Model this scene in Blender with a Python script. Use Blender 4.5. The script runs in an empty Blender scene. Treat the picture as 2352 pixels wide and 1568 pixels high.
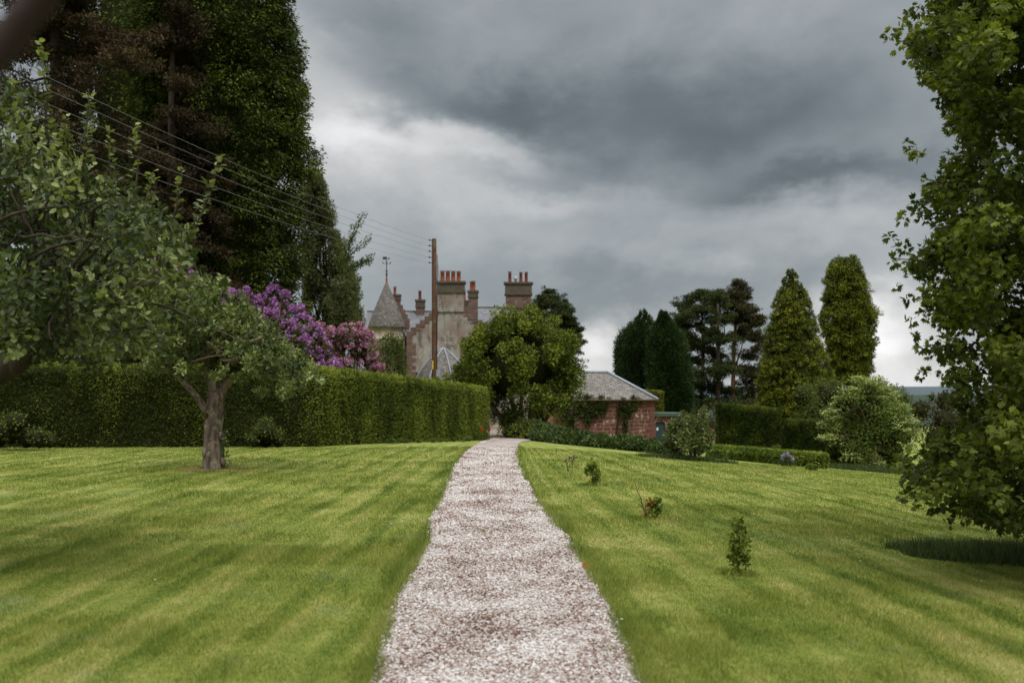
import bpy, math, random
import numpy as np
from mathutils import Vector

random.seed(7); rng = np.random.default_rng(7)
SC = bpy.context.scene
COL = SC.collection
R = math.radians

# ------------------------------------------------------------------ camera
F, CX, HY, EYE = 2287.0, 1176.0, 890.0, 1.6       # focal length, image centre, horizon row and eye height
cam = bpy.data.cameras.new('camera'); camo = bpy.data.objects.new('camera', cam); COL.objects.link(camo)
cam.sensor_width = 36; cam.lens = 36 * F / 2352; cam.shift_y = (HY - 784) / 2352
cam.clip_start = 0.05; cam.clip_end = 9000
camo.location = (0, 0, EYE); camo.rotation_euler = (R(90), 0, 0)
cam.dof.use_dof = True; cam.dof.focus_distance = 15; cam.dof.aperture_fstop = 2.0
SC.camera = camo
SC.view_settings.view_transform = 'Standard'; SC.view_settings.look = 'None'
SC.view_settings.exposure = 0.3; SC.view_settings.gamma = 1
SC.cycles.max_bounces = 6; SC.cycles.diffuse_bounces = 3; SC.cycles.transmission_bounces = 3
SC.cycles.glossy_bounces = 2; SC.cycles.caustics_reflective = False; SC.cycles.caustics_refractive = False
SC.cycles.use_denoising = True

# ------------------------------------------------------------------ node helpers
def mk(nt, t, **kw):
    n = nt.nodes.new(t)
    for k, v in kw.items(): setattr(n, k, v)
    return n
def setin(nt, sock, v):
    if isinstance(v, bpy.types.NodeSocket): nt.links.new(v, sock)
    else:
        if sock.type == 'RGBA' and len(v) == 3: v = (*v, 1)
        sock.default_value = v
def math_(nt, op, a, b=0.0, c=None, clamp=False):
    n = mk(nt, 'ShaderNodeMath', operation=op, use_clamp=clamp)
    setin(nt, n.inputs[0], a); setin(nt, n.inputs[1], b)
    if c is not None: setin(nt, n.inputs[2], c)
    return n.outputs[0]
def mix(nt, f, a, b, blend='MIX'):
    n = mk(nt, 'ShaderNodeMix', data_type='RGBA', blend_type=blend)
    setin(nt, n.inputs[0], f); setin(nt, n.inputs[6], a); setin(nt, n.inputs[7], b)
    return n.outputs[2]
def noise(nt, vec, scale, detail=4, rough=.55, dist=0.0):
    n = mk(nt, 'ShaderNodeTexNoise'); setin(nt, n.inputs['Vector'], vec)
    n.inputs['Scale'].default_value = scale; n.inputs['Detail'].default_value = detail
    n.inputs['Roughness'].default_value = rough; n.inputs['Distortion'].default_value = dist
    return n.outputs[0]
def sstep(nt, x, a, b, lo=0.0, hi=1.0):
    n = mk(nt, 'ShaderNodeMapRange', interpolation_type='SMOOTHSTEP')
    setin(nt, n.inputs[0], x)
    for i, v in enumerate((a, b, lo, hi)): n.inputs[i + 1].default_value = v
    return n.outputs[0]
def scalev(nt, vec, s):
    n = mk(nt, 'ShaderNodeMapping'); setin(nt, n.inputs[0], vec); n.inputs['Scale'].default_value = s
    return n.outputs[0]

# ------------------------------------------------------------------ world: heavy clouds, brighter overhead and behind
SUN_AZ, SUN_EL = R(158), R(58)
w = bpy.data.worlds.new('World'); SC.world = w; w.use_nodes = True
nt = w.node_tree; nt.nodes.clear()
tc = mk(nt, 'ShaderNodeTexCoord').outputs['Generated']
nrm = mk(nt, 'ShaderNodeVectorMath', operation='NORMALIZE'); nt.links.new(tc, nrm.inputs[0]); d = nrm.outputs[0]
sep = mk(nt, 'ShaderNodeSeparateXYZ'); nt.links.new(d, sep.inputs[0]); dx, dy, dz = sep.outputs
az = math_(nt, 'ARCTAN2', dx, dy); el = math_(nt, 'ARCSINE', dz)
flat = scalev(nt, d, (1, 1, 2.0))
warp = noise(nt, flat, 2.6, 5, .55)
warp2 = noise(nt, scalev(nt, d, (1.3, 1, 2.2)), 4.7, 5, .6)
fine = noise(nt, scalev(nt, d, (1, 1, 1.5)), 8.0, 7, .58, .4)
u = math_(nt, 'MULTIPLY_ADD', math_(nt, 'SUBTRACT', warp, .5), .30, az)
v = math_(nt, 'MULTIPLY_ADD', math_(nt, 'SUBTRACT', warp2, .5), .16, el)
BL = [ # px, py, half width, half height, amount
 (1650, 250, 430, 150, -.175), (1130, 215, 240, 80, -.13), (900, 20, 190, 80, -.10), (1950, 400, 260, 42, -.12),
 (1600, 430, 280, 45, -.06), (1500, 660, 500, 60, -.075), (820, 345, 160, 70, .31), (1060, 315, 150, 45, .22), (720, 200, 150, 170, .13),
 (1230, 440, 330, 45, .16), (900, 480, 260, 60, .07), (1250, 560, 420, 60, .06), (1950, 520, 260, 45, .07),
 (2030, 770, 170, 100, .50), (1385, 800, 95, 70, .42), (1800, 880, 700, 26, .20), (2150, 180, 120, 160, .02)]
tot = None
for (px, py, sx, sy, a) in BL:
    u0 = math.atan((px - CX) / F); v0 = math.atan((HY - py) / F * math.cos(u0))
    a1 = math_(nt, 'DIVIDE', math_(nt, 'SUBTRACT', u, u0), sx / F); a2 = math_(nt, 'DIVIDE', math_(nt, 'SUBTRACT', v, v0), sy / F)
    e = math_(nt, 'ADD', math_(nt, 'MULTIPLY', a1, a1), math_(nt, 'MULTIPLY', a2, a2))
    g = math_(nt, 'MULTIPLY', math_(nt, 'POWER', 2.718, math_(nt, 'MULTIPLY', e, -1.0)), a)
    tot = g if tot is None else math_(nt, 'ADD', tot, g)
lum = math_(nt, 'ADD', tot, .305)
det = math_(nt, 'MULTIPLY_ADD', math_(nt, 'SUBTRACT', fine, .5), .62, 1.0)
det2 = math_(nt, 'MULTIPLY_ADD', math_(nt, 'SUBTRACT', warp, .5), .5, 1.0)
lum = math_(nt, 'MULTIPLY', math_(nt, 'MULTIPLY', lum, det), det2)
lum = math_(nt, 'MAXIMUM', lum, .10)
up = sstep(nt, dz, .40, .85); back = sstep(nt, dy, .3, -.5)
lum = math_(nt, 'ADD', lum, math_(nt, 'MULTIPLY', up, 1.75))
lum = math_(nt, 'ADD', lum, math_(nt, 'MULTIPLY', math_(nt, 'MULTIPLY', back, sstep(nt, dz, -.02, .3)), .25))
tint = mix(nt, sstep(nt, lum, .12, .55), (.85, .985, 1.06), (1.0, 1.0, 1.0))
cloud = mix(nt, 1.0, tint, lum, 'MULTIPLY')
sky = mk(nt, 'ShaderNodeTexSky', sky_type='NISHITA', sun_disc=False, sun_elevation=SUN_EL, sun_rotation=SUN_AZ)
skyb = mix(nt, 1.0, sky.outputs[0], (.06, .06, .06), 'MULTIPLY')
colr = mix(nt, .93, skyb, cloud)
colr = mix(nt, sstep(nt, dz, 0.0, -.03), colr, (.05, .06, .045))
bg = mk(nt, 'ShaderNodeBackground'); nt.links.new(colr, bg.inputs[0]); bg.inputs[1].default_value = 1.0
nt.links.new(bg.outputs[0], mk(nt, 'ShaderNodeOutputWorld').inputs[0])
w.cycles.sampling_method = 'MANUAL'; w.cycles.sample_map_resolution = 512

sl = bpy.data.lights.new('sun', 'SUN'); so = bpy.data.objects.new('sun', sl); COL.objects.link(so)
sl.energy = 1.5; sl.angle = R(14); sl.color = (1.0, .95, .85)
sd = Vector((math.sin(SUN_AZ) * math.cos(SUN_EL), math.cos(SUN_AZ) * math.cos(SUN_EL), math.sin(SUN_EL)))
so.rotation_euler = sd.to_track_quat('Z', 'Y').to_euler()

# ------------------------------------------------------------------ maths
def smooth(x, a, b):
    t = np.clip((np.asarray(x, float) - a) / (b - a), 0, 1); return t * t * (3 - 2 * t)
def softp(x, k): return np.logaddexp(0, np.asarray(x, float) / k) * k
def G(x, y):
    """height of the ground"""
    x = np.asarray(x, float); y = np.asarray(y, float)
    z = -.045 * (softp(y - 28, 2.5) - softp(y - 46, 3)) - .017 * softp(y - 46, 3) - .05 * softp(y - 110, 10)
    xs = np.clip(softp(x - .9, .5), 0, 60)
    z = z - xs * (.04 + .052 * smooth(y, 5, 40)) * smooth(y, 0, 8) * (1 - .3 * smooth(y, 55, 75))
    z = z - .04 * np.clip(x - 18, 0, 400) * smooth(y, 30, 60)
    z = np.maximum(z, -24 + .0 * z)
    return z
def g(x, y): return float(G(x, y))
def P(px, py, D): return Vector(((px - CX) / F * D, D, EYE + (HY - py) / F * D))
def gp(px, py):
    """point of the ground seen at a place in the photograph"""
    lo, hi = 3.0, 100.0
    for D in np.arange(3.0, 100, .1):
        x = (px - CX) / F * D
        if EYE + (HY - py) / F * D <= g(x, D): return Vector((x, D, g(x, D)))
    return P(px, py, 60)
_T = rng.random((32, 32, 32))
def nz(p, scale=1.0, seed=0):
    """smooth value noise in 0..1"""
    p = np.asarray(p, float) * scale + seed * 7.31
    i = np.floor(p).astype(int); f = p - i; f = f * f * (3 - 2 * f)
    out = 0
    for a in (0, 1):
        for b in (0, 1):
            for c in (0, 1):
                wgt = (f[:, 0] if a else 1 - f[:, 0]) * (f[:, 1] if b else 1 - f[:, 1]) * (f[:, 2] if c else 1 - f[:, 2])
                out = out + wgt * _T[(i[:, 0] + a) % 32, (i[:, 1] + b) % 32, (i[:, 2] + c) % 32]
    return out
def unit(a):
    a = np.asarray(a, float); return a / np.maximum(np.linalg.norm(a, axis=-1, keepdims=True), 1e-9)
def rdir(n): return unit(rng.normal(size=(n, 3)))

class M:
    """collects vertices and faces, then links them as one mesh object"""
    def __init__(s): s.v = []; s.a = []; s.f = []; s.n = 0; s.uv = None
    def add(s, verts, faces, mat=0, val=.5, smooth=False):
        verts = np.asarray(verts, float).reshape(-1, 3)
        val = np.broadcast_to(np.asarray(val, float), (len(verts),))
        s.v.append(verts); s.a.append(val)
        groups = {}
        if isinstance(faces, np.ndarray): groups[faces.shape[1]] = faces
        else:
            for q in faces: groups.setdefault(len(q), []).append(q)
        for k, q in groups.items(): s.f.append((np.asarray(q, int) + s.n, mat, smooth))
        s.n += len(verts)
    def build(s, name, mats, parent=None, **tags):
        me = bpy.data.meshes.new(name)
        V = np.concatenate(s.v) if s.v else np.zeros((0, 3))
        parent_loc = Vector(parent['_o']) if parent is not None and '_o' in parent else Vector((0, 0, 0))
        org = parent_loc
        if parent is None and tags.get('origin') is not None: org = Vector(tags['origin'])
        V = V - np.array(org)
        me.vertices.add(len(V)); me.vertices.foreach_set('co', V.astype(np.float32).ravel())
        loops = np.concatenate([f.ravel() for f, _, _ in s.f])
        tot = np.concatenate([np.full(len(f), f.shape[1]) for f, _, _ in s.f])
        mi = np.concatenate([np.full(len(f), m) for f, m, _ in s.f])
        sm = np.concatenate([np.full(len(f), b) for f, _, b in s.f])
        me.loops.add(len(loops)); me.loops.foreach_set('vertex_index', loops.astype(np.int32))
        me.polygons.add(len(tot)); me.polygons.foreach_set('loop_start', np.concatenate([[0], np.cumsum(tot)[:-1]]).astype(np.int32))
        me.polygons.foreach_set('material_index', mi.astype(np.int32)); me.polygons.foreach_set('use_smooth', sm.astype(bool))
        at = me.attributes.new('v', 'FLOAT', 'POINT'); at.data.foreach_set('value', np.concatenate(s.a).astype(np.float32))
        me.update(calc_edges=True)
        for m in (mats if isinstance(mats, (list, tuple)) else [mats]): me.materials.append(m)
        o = bpy.data.objects.new(name, me); COL.objects.link(o)
        if parent is not None: o.parent = parent; o['_o'] = tuple(parent_loc)
        else: o.location = org
        tag(o, **{k: v for k, v in tags.items() if k != 'origin'})
        return o
def tag(o, label=None, cat=None, group=None, kind=None):
    if label: o['label'] = label
    if cat: o['category'] = cat
    if group: o['group'] = group
    if kind: o['kind'] = kind
def thing(name, loc, label, cat, group=None):
    o = bpy.data.objects.new(name, None); COL.objects.link(o); o.location = loc; o['_o'] = tuple(loc)
    o.empty_display_size = .3; tag(o, label, cat, group); return o

# ---- leaves
DIAM = (np.array([(0, 0, 0), (-.5, .5, .13), (0, 1, 0), (.5, .5, .13)], float), [(0, 3, 2, 1)])
OVAL = (np.array([(0, 0, 0), (-.42, .28, .10), (-.36, .72, .08), (0, 1, -.10), (.36, .72, .08), (.42, .28, .10)], float), [(0, 3, 2, 1), (0, 5, 4, 3)])
LOBE = (np.array([(0, 0, 0), (-.24, .5, .04), (0, 1, -.1), (.24, .5, .04), (-.62, .36, .02), (-.58, .78, -.12), (-.18, .62, 0), (.62, .36, .02), (.58, .78, -.12), (.18, .62, 0)], float),
        [(0, 3, 2, 1), (0, 6, 5, 4), (0, 7, 8, 9)])
TRI = (np.array([(-.5, 0, 0), (.5, 0, 0), (0, 1, 0)], float), [(0, 1, 2)])
def leaves(m, pos, dirn, nor, L, W, val, T=DIAM, mat=0):
    n = len(pos)
    if n == 0: return
    dirn = unit(dirn); b = unit(np.cross(dirn, nor)); nn = np.cross(b, dirn)
    L = np.broadcast_to(np.asarray(L, float), (n,))[:, None, None]; W = np.broadcast_to(np.asarray(W, float), (n,))[:, None, None]
    t, fs = T; k = len(t)
    V = pos[:, None, :] + t[None, :, 0:1] * W * b[:, None, :] + t[None, :, 1:2] * L * dirn[:, None, :] + t[None, :, 2:3] * W * nn[:, None, :]
    fs = np.array(fs); idx = (np.arange(n) * k)[:, None, None] + fs[None]
    m.add(V.reshape(-1, 3), idx.reshape(-1, fs.shape[1]), mat, np.repeat(np.broadcast_to(val, (n,)), k))
def tube(m, pts, rad, sides=7, mat=0, val=.5, wob=0.0, cap=True):
    pts = [Vector(p) for p in pts]; n = len(pts)
    rad = [rad] * n if not hasattr(rad, '__len__') else rad
    V = []
    for i, p in enumerate(pts):
        t = (pts[min(i + 1, n - 1)] - pts[max(i - 1, 0)]).normalized()
        a = t.cross(Vector((.3, .95, .1)) if abs(t.y) < .9 else Vector((1, 0, 0))).normalized(); b = t.cross(a)
        for k in range(sides):
            an = 2 * math.pi * k / sides; r = rad[i] * (1 + wob * random.uniform(-1, 1))
            V.append(p + (a * math.cos(an) + b * math.sin(an)) * r)
    Fq = [(i * sides + k, i * sides + (k + 1) % sides, (i + 1) * sides + (k + 1) % sides, (i + 1) * sides + k) for i in range(n - 1) for k in range(sides)]
    if cap: Fq += [tuple(range(sides))[::-1], tuple((n - 1) * sides + k for k in range(sides))]
    m.add(np.array([tuple(v) for v in V]), Fq, mat, val, True)
def box(m, x0, x1, y0, y1, z0, z1, mat=0, val=.5):
    V = [(x, y, z) for z in (z0, z1) for y in (y0, y1) for x in (x0, x1)]
    m.add(V, [(0, 2, 3, 1), (4, 5, 7, 6), (0, 1, 5, 4), (2, 6, 7, 3), (0, 4, 6, 2), (1, 3, 7, 5)], mat, val)
def prism(m, poly, y0, y1, mat=0, val=.5):
    """polygon in x,z pushed from y0 to y1"""
    n = len(poly); V = [(x, y0, z) for x, z in poly] + [(x, y1, z) for x, z in poly]
    m.add(V, [tuple(range(n)), tuple(range(2 * n - 1, n - 1, -1))] + [(i, i + n, (i + 1) % n + n, (i + 1) % n) for i in range(n)], mat, val)
def lathe(m, c, prof, sides=24, mat=0, val=.5, sm=True, rot=0.0):
    V = []; n = len(prof)
    for r, z in prof:
        for k in range(sides):
            a = 2 * math.pi * k / sides + rot; V.append((c[0] + r * math.cos(a), c[1] + r * math.sin(a), z))
    Fq = [(i * sides + k, i * sides + (k + 1) % sides, (i + 1) * sides + (k + 1) % sides, (i + 1) * sides + k) for i in range(n - 1) for k in range(sides)]
    Fq += [tuple(range(sides))[::-1], tuple((n - 1) * sides + k for k in range(sides))]
    m.add(V, Fq, mat, val, sm)

# ------------------------------------------------------------------ materials
def mat(name):
    m_ = bpy.data.materials.new(name); m_.use_nodes = True; t = m_.node_tree; t.nodes.clear()
    return m_, t
def finish(t, col, rough=.8, bump=None, bstr=.3, bdist=.02, spec=.3, transl=0.0, tcol=None):
    pb = mk(t, 'ShaderNodeBsdfPrincipled'); setin(t, pb.inputs['Base Color'], col); setin(t, pb.inputs['Roughness'], rough)
    pb.inputs['Specular IOR Level'].default_value = spec
    if bump is not None:
        b = mk(t, 'ShaderNodeBump'); b.inputs['Strength'].default_value = bstr; b.inputs['Distance'].default_value = bdist
        setin(t, b.inputs['Height'], bump); t.links.new(b.outputs[0], pb.inputs['Normal'])
    out = mk(t, 'ShaderNodeOutputMaterial'); s = pb.outputs[0]
    if transl > 0:
        tr = mk(t, 'ShaderNodeBsdfTranslucent'); setin(t, tr.inputs[0], tcol if tcol is not None else col)
        mx = mk(t, 'ShaderNodeMixShader'); mx.inputs[0].default_value = transl
        t.links.new(s, mx.inputs[1]); t.links.new(tr.outputs[0], mx.inputs[2]); s = mx.outputs[0]
    t.links.new(s, out.inputs[0])
def ramp(t, f, stops):
    n = mk(t, 'ShaderNodeValToRGB'); setin(t, n.inputs[0], f); e = n.color_ramp.elements
    while len(e) < len(stops): e.new(.5)
    for q, (p, c) in zip(e, stops): q.position = p; q.color = (*c, 1)
    return n.outputs[0]
def objc(t): return mk(t, 'ShaderNodeTexCoord').outputs['Object']
def attr(t): return mk(t, 'ShaderNodeAttribute', attribute_name='v').outputs['Fac']
def leafmat(name, dark, mid, light, transl=.28, rough=.5, spec=.35, big=1.2):
    m_, t = mat(name)
    f = math_(t, 'MULTIPLY_ADD', math_(t, 'SUBTRACT', noise(t, objc(t), big, 3), .5), .7, attr(t), clamp=True)
    k = (1.03, 1.02, .72) if dark[1] > dark[0] and dark[1] > dark[2] else (1, 1, 1)      # fresh warm greens
    dark, mid, light = [tuple(a * b for a, b in zip(q, k)) for q in (dark, mid, light)]
    c = ramp(t, f, [(0.0, dark), (.5, mid), (1.0, light)])
    tc_ = mix(t, 1.0, c, (1.5, 1.55, .7), 'MULTIPLY')
    finish(t, c, max(rough, .55), spec=spec * .45, transl=transl, tcol=tc_); return m_
def plain(name, col, var=.25, scale=6, rough=.8, bstr=.25, bd=.02, spec=.3):
    m_, t = mat(name); n = noise(t, objc(t), scale, 6, .6)
    c = mix(t, n, tuple(x * (1 - var) for x in col), tuple(min(1, x * (1 + var)) for x in col))
    finish(t, c, rough, n, bstr, bd, spec); return m_
def barkmat(name, dark, light, moss, sc=9):
    m_, t = mat(name); o = objc(t)
    a = noise(t, scalev(t, o, (1, 1, .28)), sc, 8, .7, .6); b = noise(t, o, sc * .55, 5, .7)
    c = ramp(t, a, [(.32, dark), (.52, tuple((x + y) / 2 for x, y in zip(dark, light))), (.68, light)])
    c = mix(t, sstep(t, b, .52, .64), c, moss)
    finish(t, c, .95, a, .9, .05, .15); return m_

def lawn_color(t):
    o = objc(t); s = mk(t, 'ShaderNodeSeparateXYZ'); t.links.new(o, s.inputs[0]); x, y, _ = s.outputs
    wob = math_(t, 'MULTIPLY', math_(t, 'SUBTRACT', noise(t, o, .22, 3), .5), .42)
    side = sstep(t, x, -.5, .9)
    uL = math_(t, 'SUBTRACT', x, math_(t, 'MULTIPLY', y, .028)); uR = math_(t, 'ADD', x, math_(t, 'MULTIPLY', y, .09))
    uu = math_(t, 'ADD', math_(t, 'MULTIPLY_ADD', math_(t, 'SUBTRACT', uR, uL), side, uL), wob)
    wv = sstep(t, math_(t, 'SINE', math_(t, 'MULTIPLY', uu, 2 * math.pi / .56)), -.75, -.1, -1.1, .42)
    wv2 = math_(t, 'SINE', math_(t, 'MULTIPLY', uu, 2 * math.pi / .29))
    wv3 = math_(t, 'SINE', math_(t, 'MULTIPLY', uu, 2 * math.pi / 1.45))
    st = math_(t, 'MULTIPLY_ADD', wv2, .35, math_(t, 'MULTIPLY_ADD', wv3, .4, wv))  # stripe colour stands in for light falling on leaning mown blades
    # stretched along the mowing direction
    cmb = mk(t, 'ShaderNodeCombineXYZ'); setin(t, cmb.inputs[0], uu); setin(t, cmb.inputs[1], math_(t, 'MULTIPLY', y, .22))
    pat = noise(t, cmb.outputs[0], 2.4, 5, .6); pat2 = noise(t, o, .55, 4, .6); fin = noise(t, o, 14, 5, .7)
    msk = math_(t, 'MULTIPLY_ADD', sstep(t, noise(t, o, .40, 3), .33, .58), .062, .024)
    f = math_(t, 'MULTIPLY_ADD', st, msk, math_(t, 'MULTIPLY_ADD', pat, .62, .21))
    f = math_(t, 'ADD', f, math_(t, 'MULTIPLY_ADD', pat2, .42, -.19))
    f = math_(t, 'ADD', f, math_(t, 'MULTIPLY_ADD', fin, .46, -.23))
    clump = noise(t, o, 2.6, 4, .6); f = math_(t, 'ADD', f, math_(t, 'MULTIPLY_ADD', clump, .26, -.13))
    c = ramp(t, f, [(.22, (.064, .098, .014)), (.40, (.130, .176, .026)), (.56, (.214, .246, .048)), (.72, (.315, .312, .098)), (.90, (.44, .38, .20))])
    pale = sstep(t, noise(t, o, 1.15, 4, .65), .56, .70)
    c = mix(t, math_(t, 'MULTIPLY', pale, .35), c, (.20, .25, .13))      # paler bluish grass kinds in patches
    return c, fin
mLAWN, t = mat('lawn_grass'); c, fin = lawn_color(t)
finish(t, mix(t, 1.0, c, (.86, .88, .86), 'MULTIPLY'), .9, noise(t, objc(t), 60, 5, .7), .8, .03, .15)
mBLADE, t = mat('grass_blades'); c, fin = lawn_color(t)
c = mix(t, 1.0, c, ramp(t, attr(t), [(0, (.50, .58, .42)), (.55, (1.0, 1.03, .95)), (.9, (1.6, 1.52, 1.45)), (1.0, (2.1, 1.75, 1.7))]), 'MULTIPLY')
finish(t, c, .6, spec=.25, transl=.3)
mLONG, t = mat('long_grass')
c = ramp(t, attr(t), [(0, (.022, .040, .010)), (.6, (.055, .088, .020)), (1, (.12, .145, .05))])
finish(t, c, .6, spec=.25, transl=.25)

def gravel_ramp(t, f):
    return ramp(t, f, [(0, (.065, .036, .026)), (.20, (.165, .098, .074)), (.38, (.265, .208, .180)), (.60, (.345, .320, .302)), (.82, (.43, .418, .405)), (1, (.50, .49, .485))])
mPATH, t = mat('gravel_bed'); o = objc(t)
vo = mk(t, 'ShaderNodeTexVoronoi'); setin(t, vo.inputs['Vector'], o); vo.inputs['Scale'].default_value = 62
sp = mk(t, 'ShaderNodeSeparateColor'); t.links.new(vo.outputs['Color'], sp.inputs[0])
big = noise(t, scalev(t, o, (1, .8, 1)), 1.6, 4, .6)
s2 = mk(t, 'ShaderNodeSeparateXYZ'); t.links.new(o, s2.inputs[0])
gf = math_(t, 'ADD', math_(t, 'MULTIPLY', sp.outputs[0], .75), math_(t, 'MULTIPLY_ADD', big, 1.5, -.70))
c = gravel_ramp(t, math_(t, 'ADD', gf, .05))
far = math_(t, 'MULTIPLY', sstep(t, s2.outputs[1], 43, 50), sstep(t, noise(t, o, 1.2, 4), .35, .6))
c = mix(t, far, c, (.13, .095, .07))
finish(t, c, .9, math_(t, 'SUBTRACT', 1.0, vo.outputs['Distance']), .8, .012, .2)
mSTONE, t = mat('gravel_stone'); o = objc(t); big = noise(t, scalev(t, o, (1, .8, 1)), 1.6, 4, .6)
gf = math_(t, 'ADD', math_(t, 'MULTIPLY', attr(t), 1.0), math_(t, 'MULTIPLY_ADD', big, 1.5, -.74))
finish(t, gravel_ramp(t, gf), .8, spec=.25)

def slatemat(name, c0, c1, lich, sc=(1, 1), w_=.34, h_=.2):
    m_, t = mat(name); uvn = mk(t, 'ShaderNodeUVMap', uv_map='uv').outputs[0]
    br = mk(t, 'ShaderNodeTexBrick'); setin(t, br.inputs['Vector'], uvn); br.inputs['Scale'].default_value = 1
    br.inputs['Color1'].default_value = (*c0, 1); br.inputs['Color2'].default_value = (*c1, 1); br.inputs['Mortar'].default_value = (.03, .03, .03, 1)
    br.inputs['Brick Width'].default_value = w_; br.inputs['Row Height'].default_value = h_; br.inputs['Mortar Size'].default_value = .022; br.inputs['Mortar Smooth'].default_value = .6
    br.offset = .5; br.inputs['Bias'].default_value = 0
    n = noise(t, objc(t), 1.1, 7, .7); n2 = noise(t, objc(t), 5, 6, .7)
    c = mix(t, sstep(t, n2, .5, .72), br.outputs['Color'], lich)
    c = mix(t, math_(t, 'MULTIPLY', sstep(t, n, .5, .7), .5), c, (.06, .055, .05))
    finish(t, c, .7, br.outputs['Fac'], -.6, .03, .3); return m_
def uvbox(o, f):
    me = o.data; uv = me.uv_layers.new(name='uv')
    for pl in me.polygons:
        for li in pl.loop_indices:
            uv.data[li].uv = f(me.vertices[me.loops[li].vertex_index].co, pl)
def harlmat(name, base, warm, stain):
    m_, t = mat(name); o = objc(t)
    a = noise(t, scalev(t, o, (1, 1, .8)), .8, 9, .72, .8); b = noise(t, o, .45, 5, .6); c_ = noise(t, o, 5, 6, .7)
    sp_ = noise(t, scalev(t, o, (1.2, 1.2, .6)), 1.1, 8, .75, .6)
    c = mix(t, sstep(t, b, .38, .62), base, warm)
    c = mix(t, math_(t, 'MULTIPLY', sstep(t, sp_, .47, .62), .85), c, stain)
    c = mix(t, math_(t, 'MULTIPLY', sstep(t, a, .52, .74), .75), c, (.56, .545, .53))
    c = mix(t, 1.0, c, mix(t, c_, (.75, .75, .75), (1.22, 1.2, 1.2)), 'MULTIPLY')
    finish(t, c, .95, noise(t, o, 14, 5, .7), .5, .05, .15); return m_
def ashlar(name, c0, c1, mort, w_=.6, h_=.3, lich=None, msize=.02, ycoord=False, warp_=.06):
    m_, t = mat(name); o = objc(t)
    s = mk(t, 'ShaderNodeSeparateXYZ'); t.links.new(o, s.inputs[0])
    wx = math_(t, 'MULTIPLY', math_(t, 'SUBTRACT', noise(t, o, 1.7, 3), .5), warp_ * 4)
    cb = mk(t, 'ShaderNodeCombineXYZ')
    setin(t, cb.inputs[0], math_(t, 'ADD', math_(t, 'ADD', s.outputs[0], s.outputs[1]), wx))
    setin(t, cb.inputs[1], math_(t, 'MULTIPLY_ADD', wx, .35, s.outputs[2]))
    br = mk(t, 'ShaderNodeTexBrick'); t.links.new(cb.outputs[0], br.inputs['Vector']); br.inputs['Scale'].default_value = 1
    br.inputs['Color1'].default_value = (*c0, 1); br.inputs['Color2'].default_value = (*c1, 1); br.inputs['Mortar'].default_value = (*mort, 1)
    br.inputs['Brick Width'].default_value = w_; br.inputs['Row Height'].default_value = h_; br.inputs['Mortar Size'].default_value = msize; br.inputs['Mortar Smooth'].default_value = .3
    br.squash = .72; br.squash_frequency = 3; br.offset = .43
    n = noise(t, o, 2.6, 6, .7); n2 = noise(t, o, 9, 5, .7)
    c = mix(t, 1.0, br.outputs['Color'], mix(t, n2, (.6, .6, .6), (1.4, 1.4, 1.4)), 'MULTIPLY')
    if lich: c = mix(t, sstep(t, n, lich[1], lich[1] + .05), c, lich[0])
    finish(t, c, .92, math_(t, 'SUBTRACT', n2, br.outputs['Fac']), .7, .04, .15); return m_

mHARL = harlmat('weathered_harling', (.30, .285, .275), (.22, .17, .15), (.095, .08, .072))
mTOWER = harlmat('tower_render', (.36, .31, .25), (.33, .27, .21), (.20, .17, .14))
mSAND = ashlar('pink_sandstone', (.165, .098, .082), (.095, .068, .058), (.13, .105, .09), .5, .28, ((.30, .27, .24), .60))
mRUBBLE = ashlar('red_rubble', (.155, .058, .044), (.085, .036, .031), (.21, .145, .12), .42, .22, ((.36, .30, .265), .56), .024, warp_=.15)
mYSAND = ashlar('yellow_sandstone', (.26, .15, .085), (.16, .09, .055), (.17, .12, .085), .7, .28, ((.30, .22, .14), .66), .014)
mCAP = plain('mossy_cap_stone', (.085, .070, .056), .5, 4, .95, .6, .04)
mPOT = plain('terracotta_pot', (.27, .080, .040), .45, 8, .8)
mPOT2 = plain('red_terracotta_pot', (.17, .048, .032), .4, 8, .8)
mMETAL = plain('dark_iron', (.05, .05, .055), .2, 8, .5)
mSTEEL = plain('grey_steel', (.35, .36, .37), .2, 8, .4)
mLEAD = plain('lead_flashing', (.24, .27, .32), .15, 4, .6)
mSLATE = slatemat('weathered_slate', (.14, .125, .115), (.075, .07, .068), (.24, .215, .175))
mSLATEB = slatemat('blue_slate', (.135, .145, .16), (.085, .09, .105), (.20, .20, .20), w_=.3, h_=.22)
mSLATEL = slatemat('lichened_slate', (.165, .15, .135), (.085, .08, .076), (.25, .23, .19), w_=.32, h_=.19)
mWOODP = barkmat('creosoted_pole', (.05, .027, .018), (.155, .078, .050), (.10, .085, .06), 5)
mDOOR = plain('blue_green_door', (.018, .050, .056), .2, 5, .6)
mFASC = plain('green_fascia', (.045, .075, .060), .2, 5, .7)
mPIPE = plain('brown_drainpipe', (.085, .045, .036), .2, 5, .6)
mWHITE = plain('pale_plate', (.6, .6, .6), .1, 5, .6)
mYEL = plain('yellow_plate', (.55, .42, .05), .1, 5, .6)
mKERB = plain('kerb_stone', (.34, .27, .22), .3, 3, .9)
mGLASS, t = mat('window_glass'); finish(t, (.02, .025, .03), .08, spec=.6)

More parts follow.
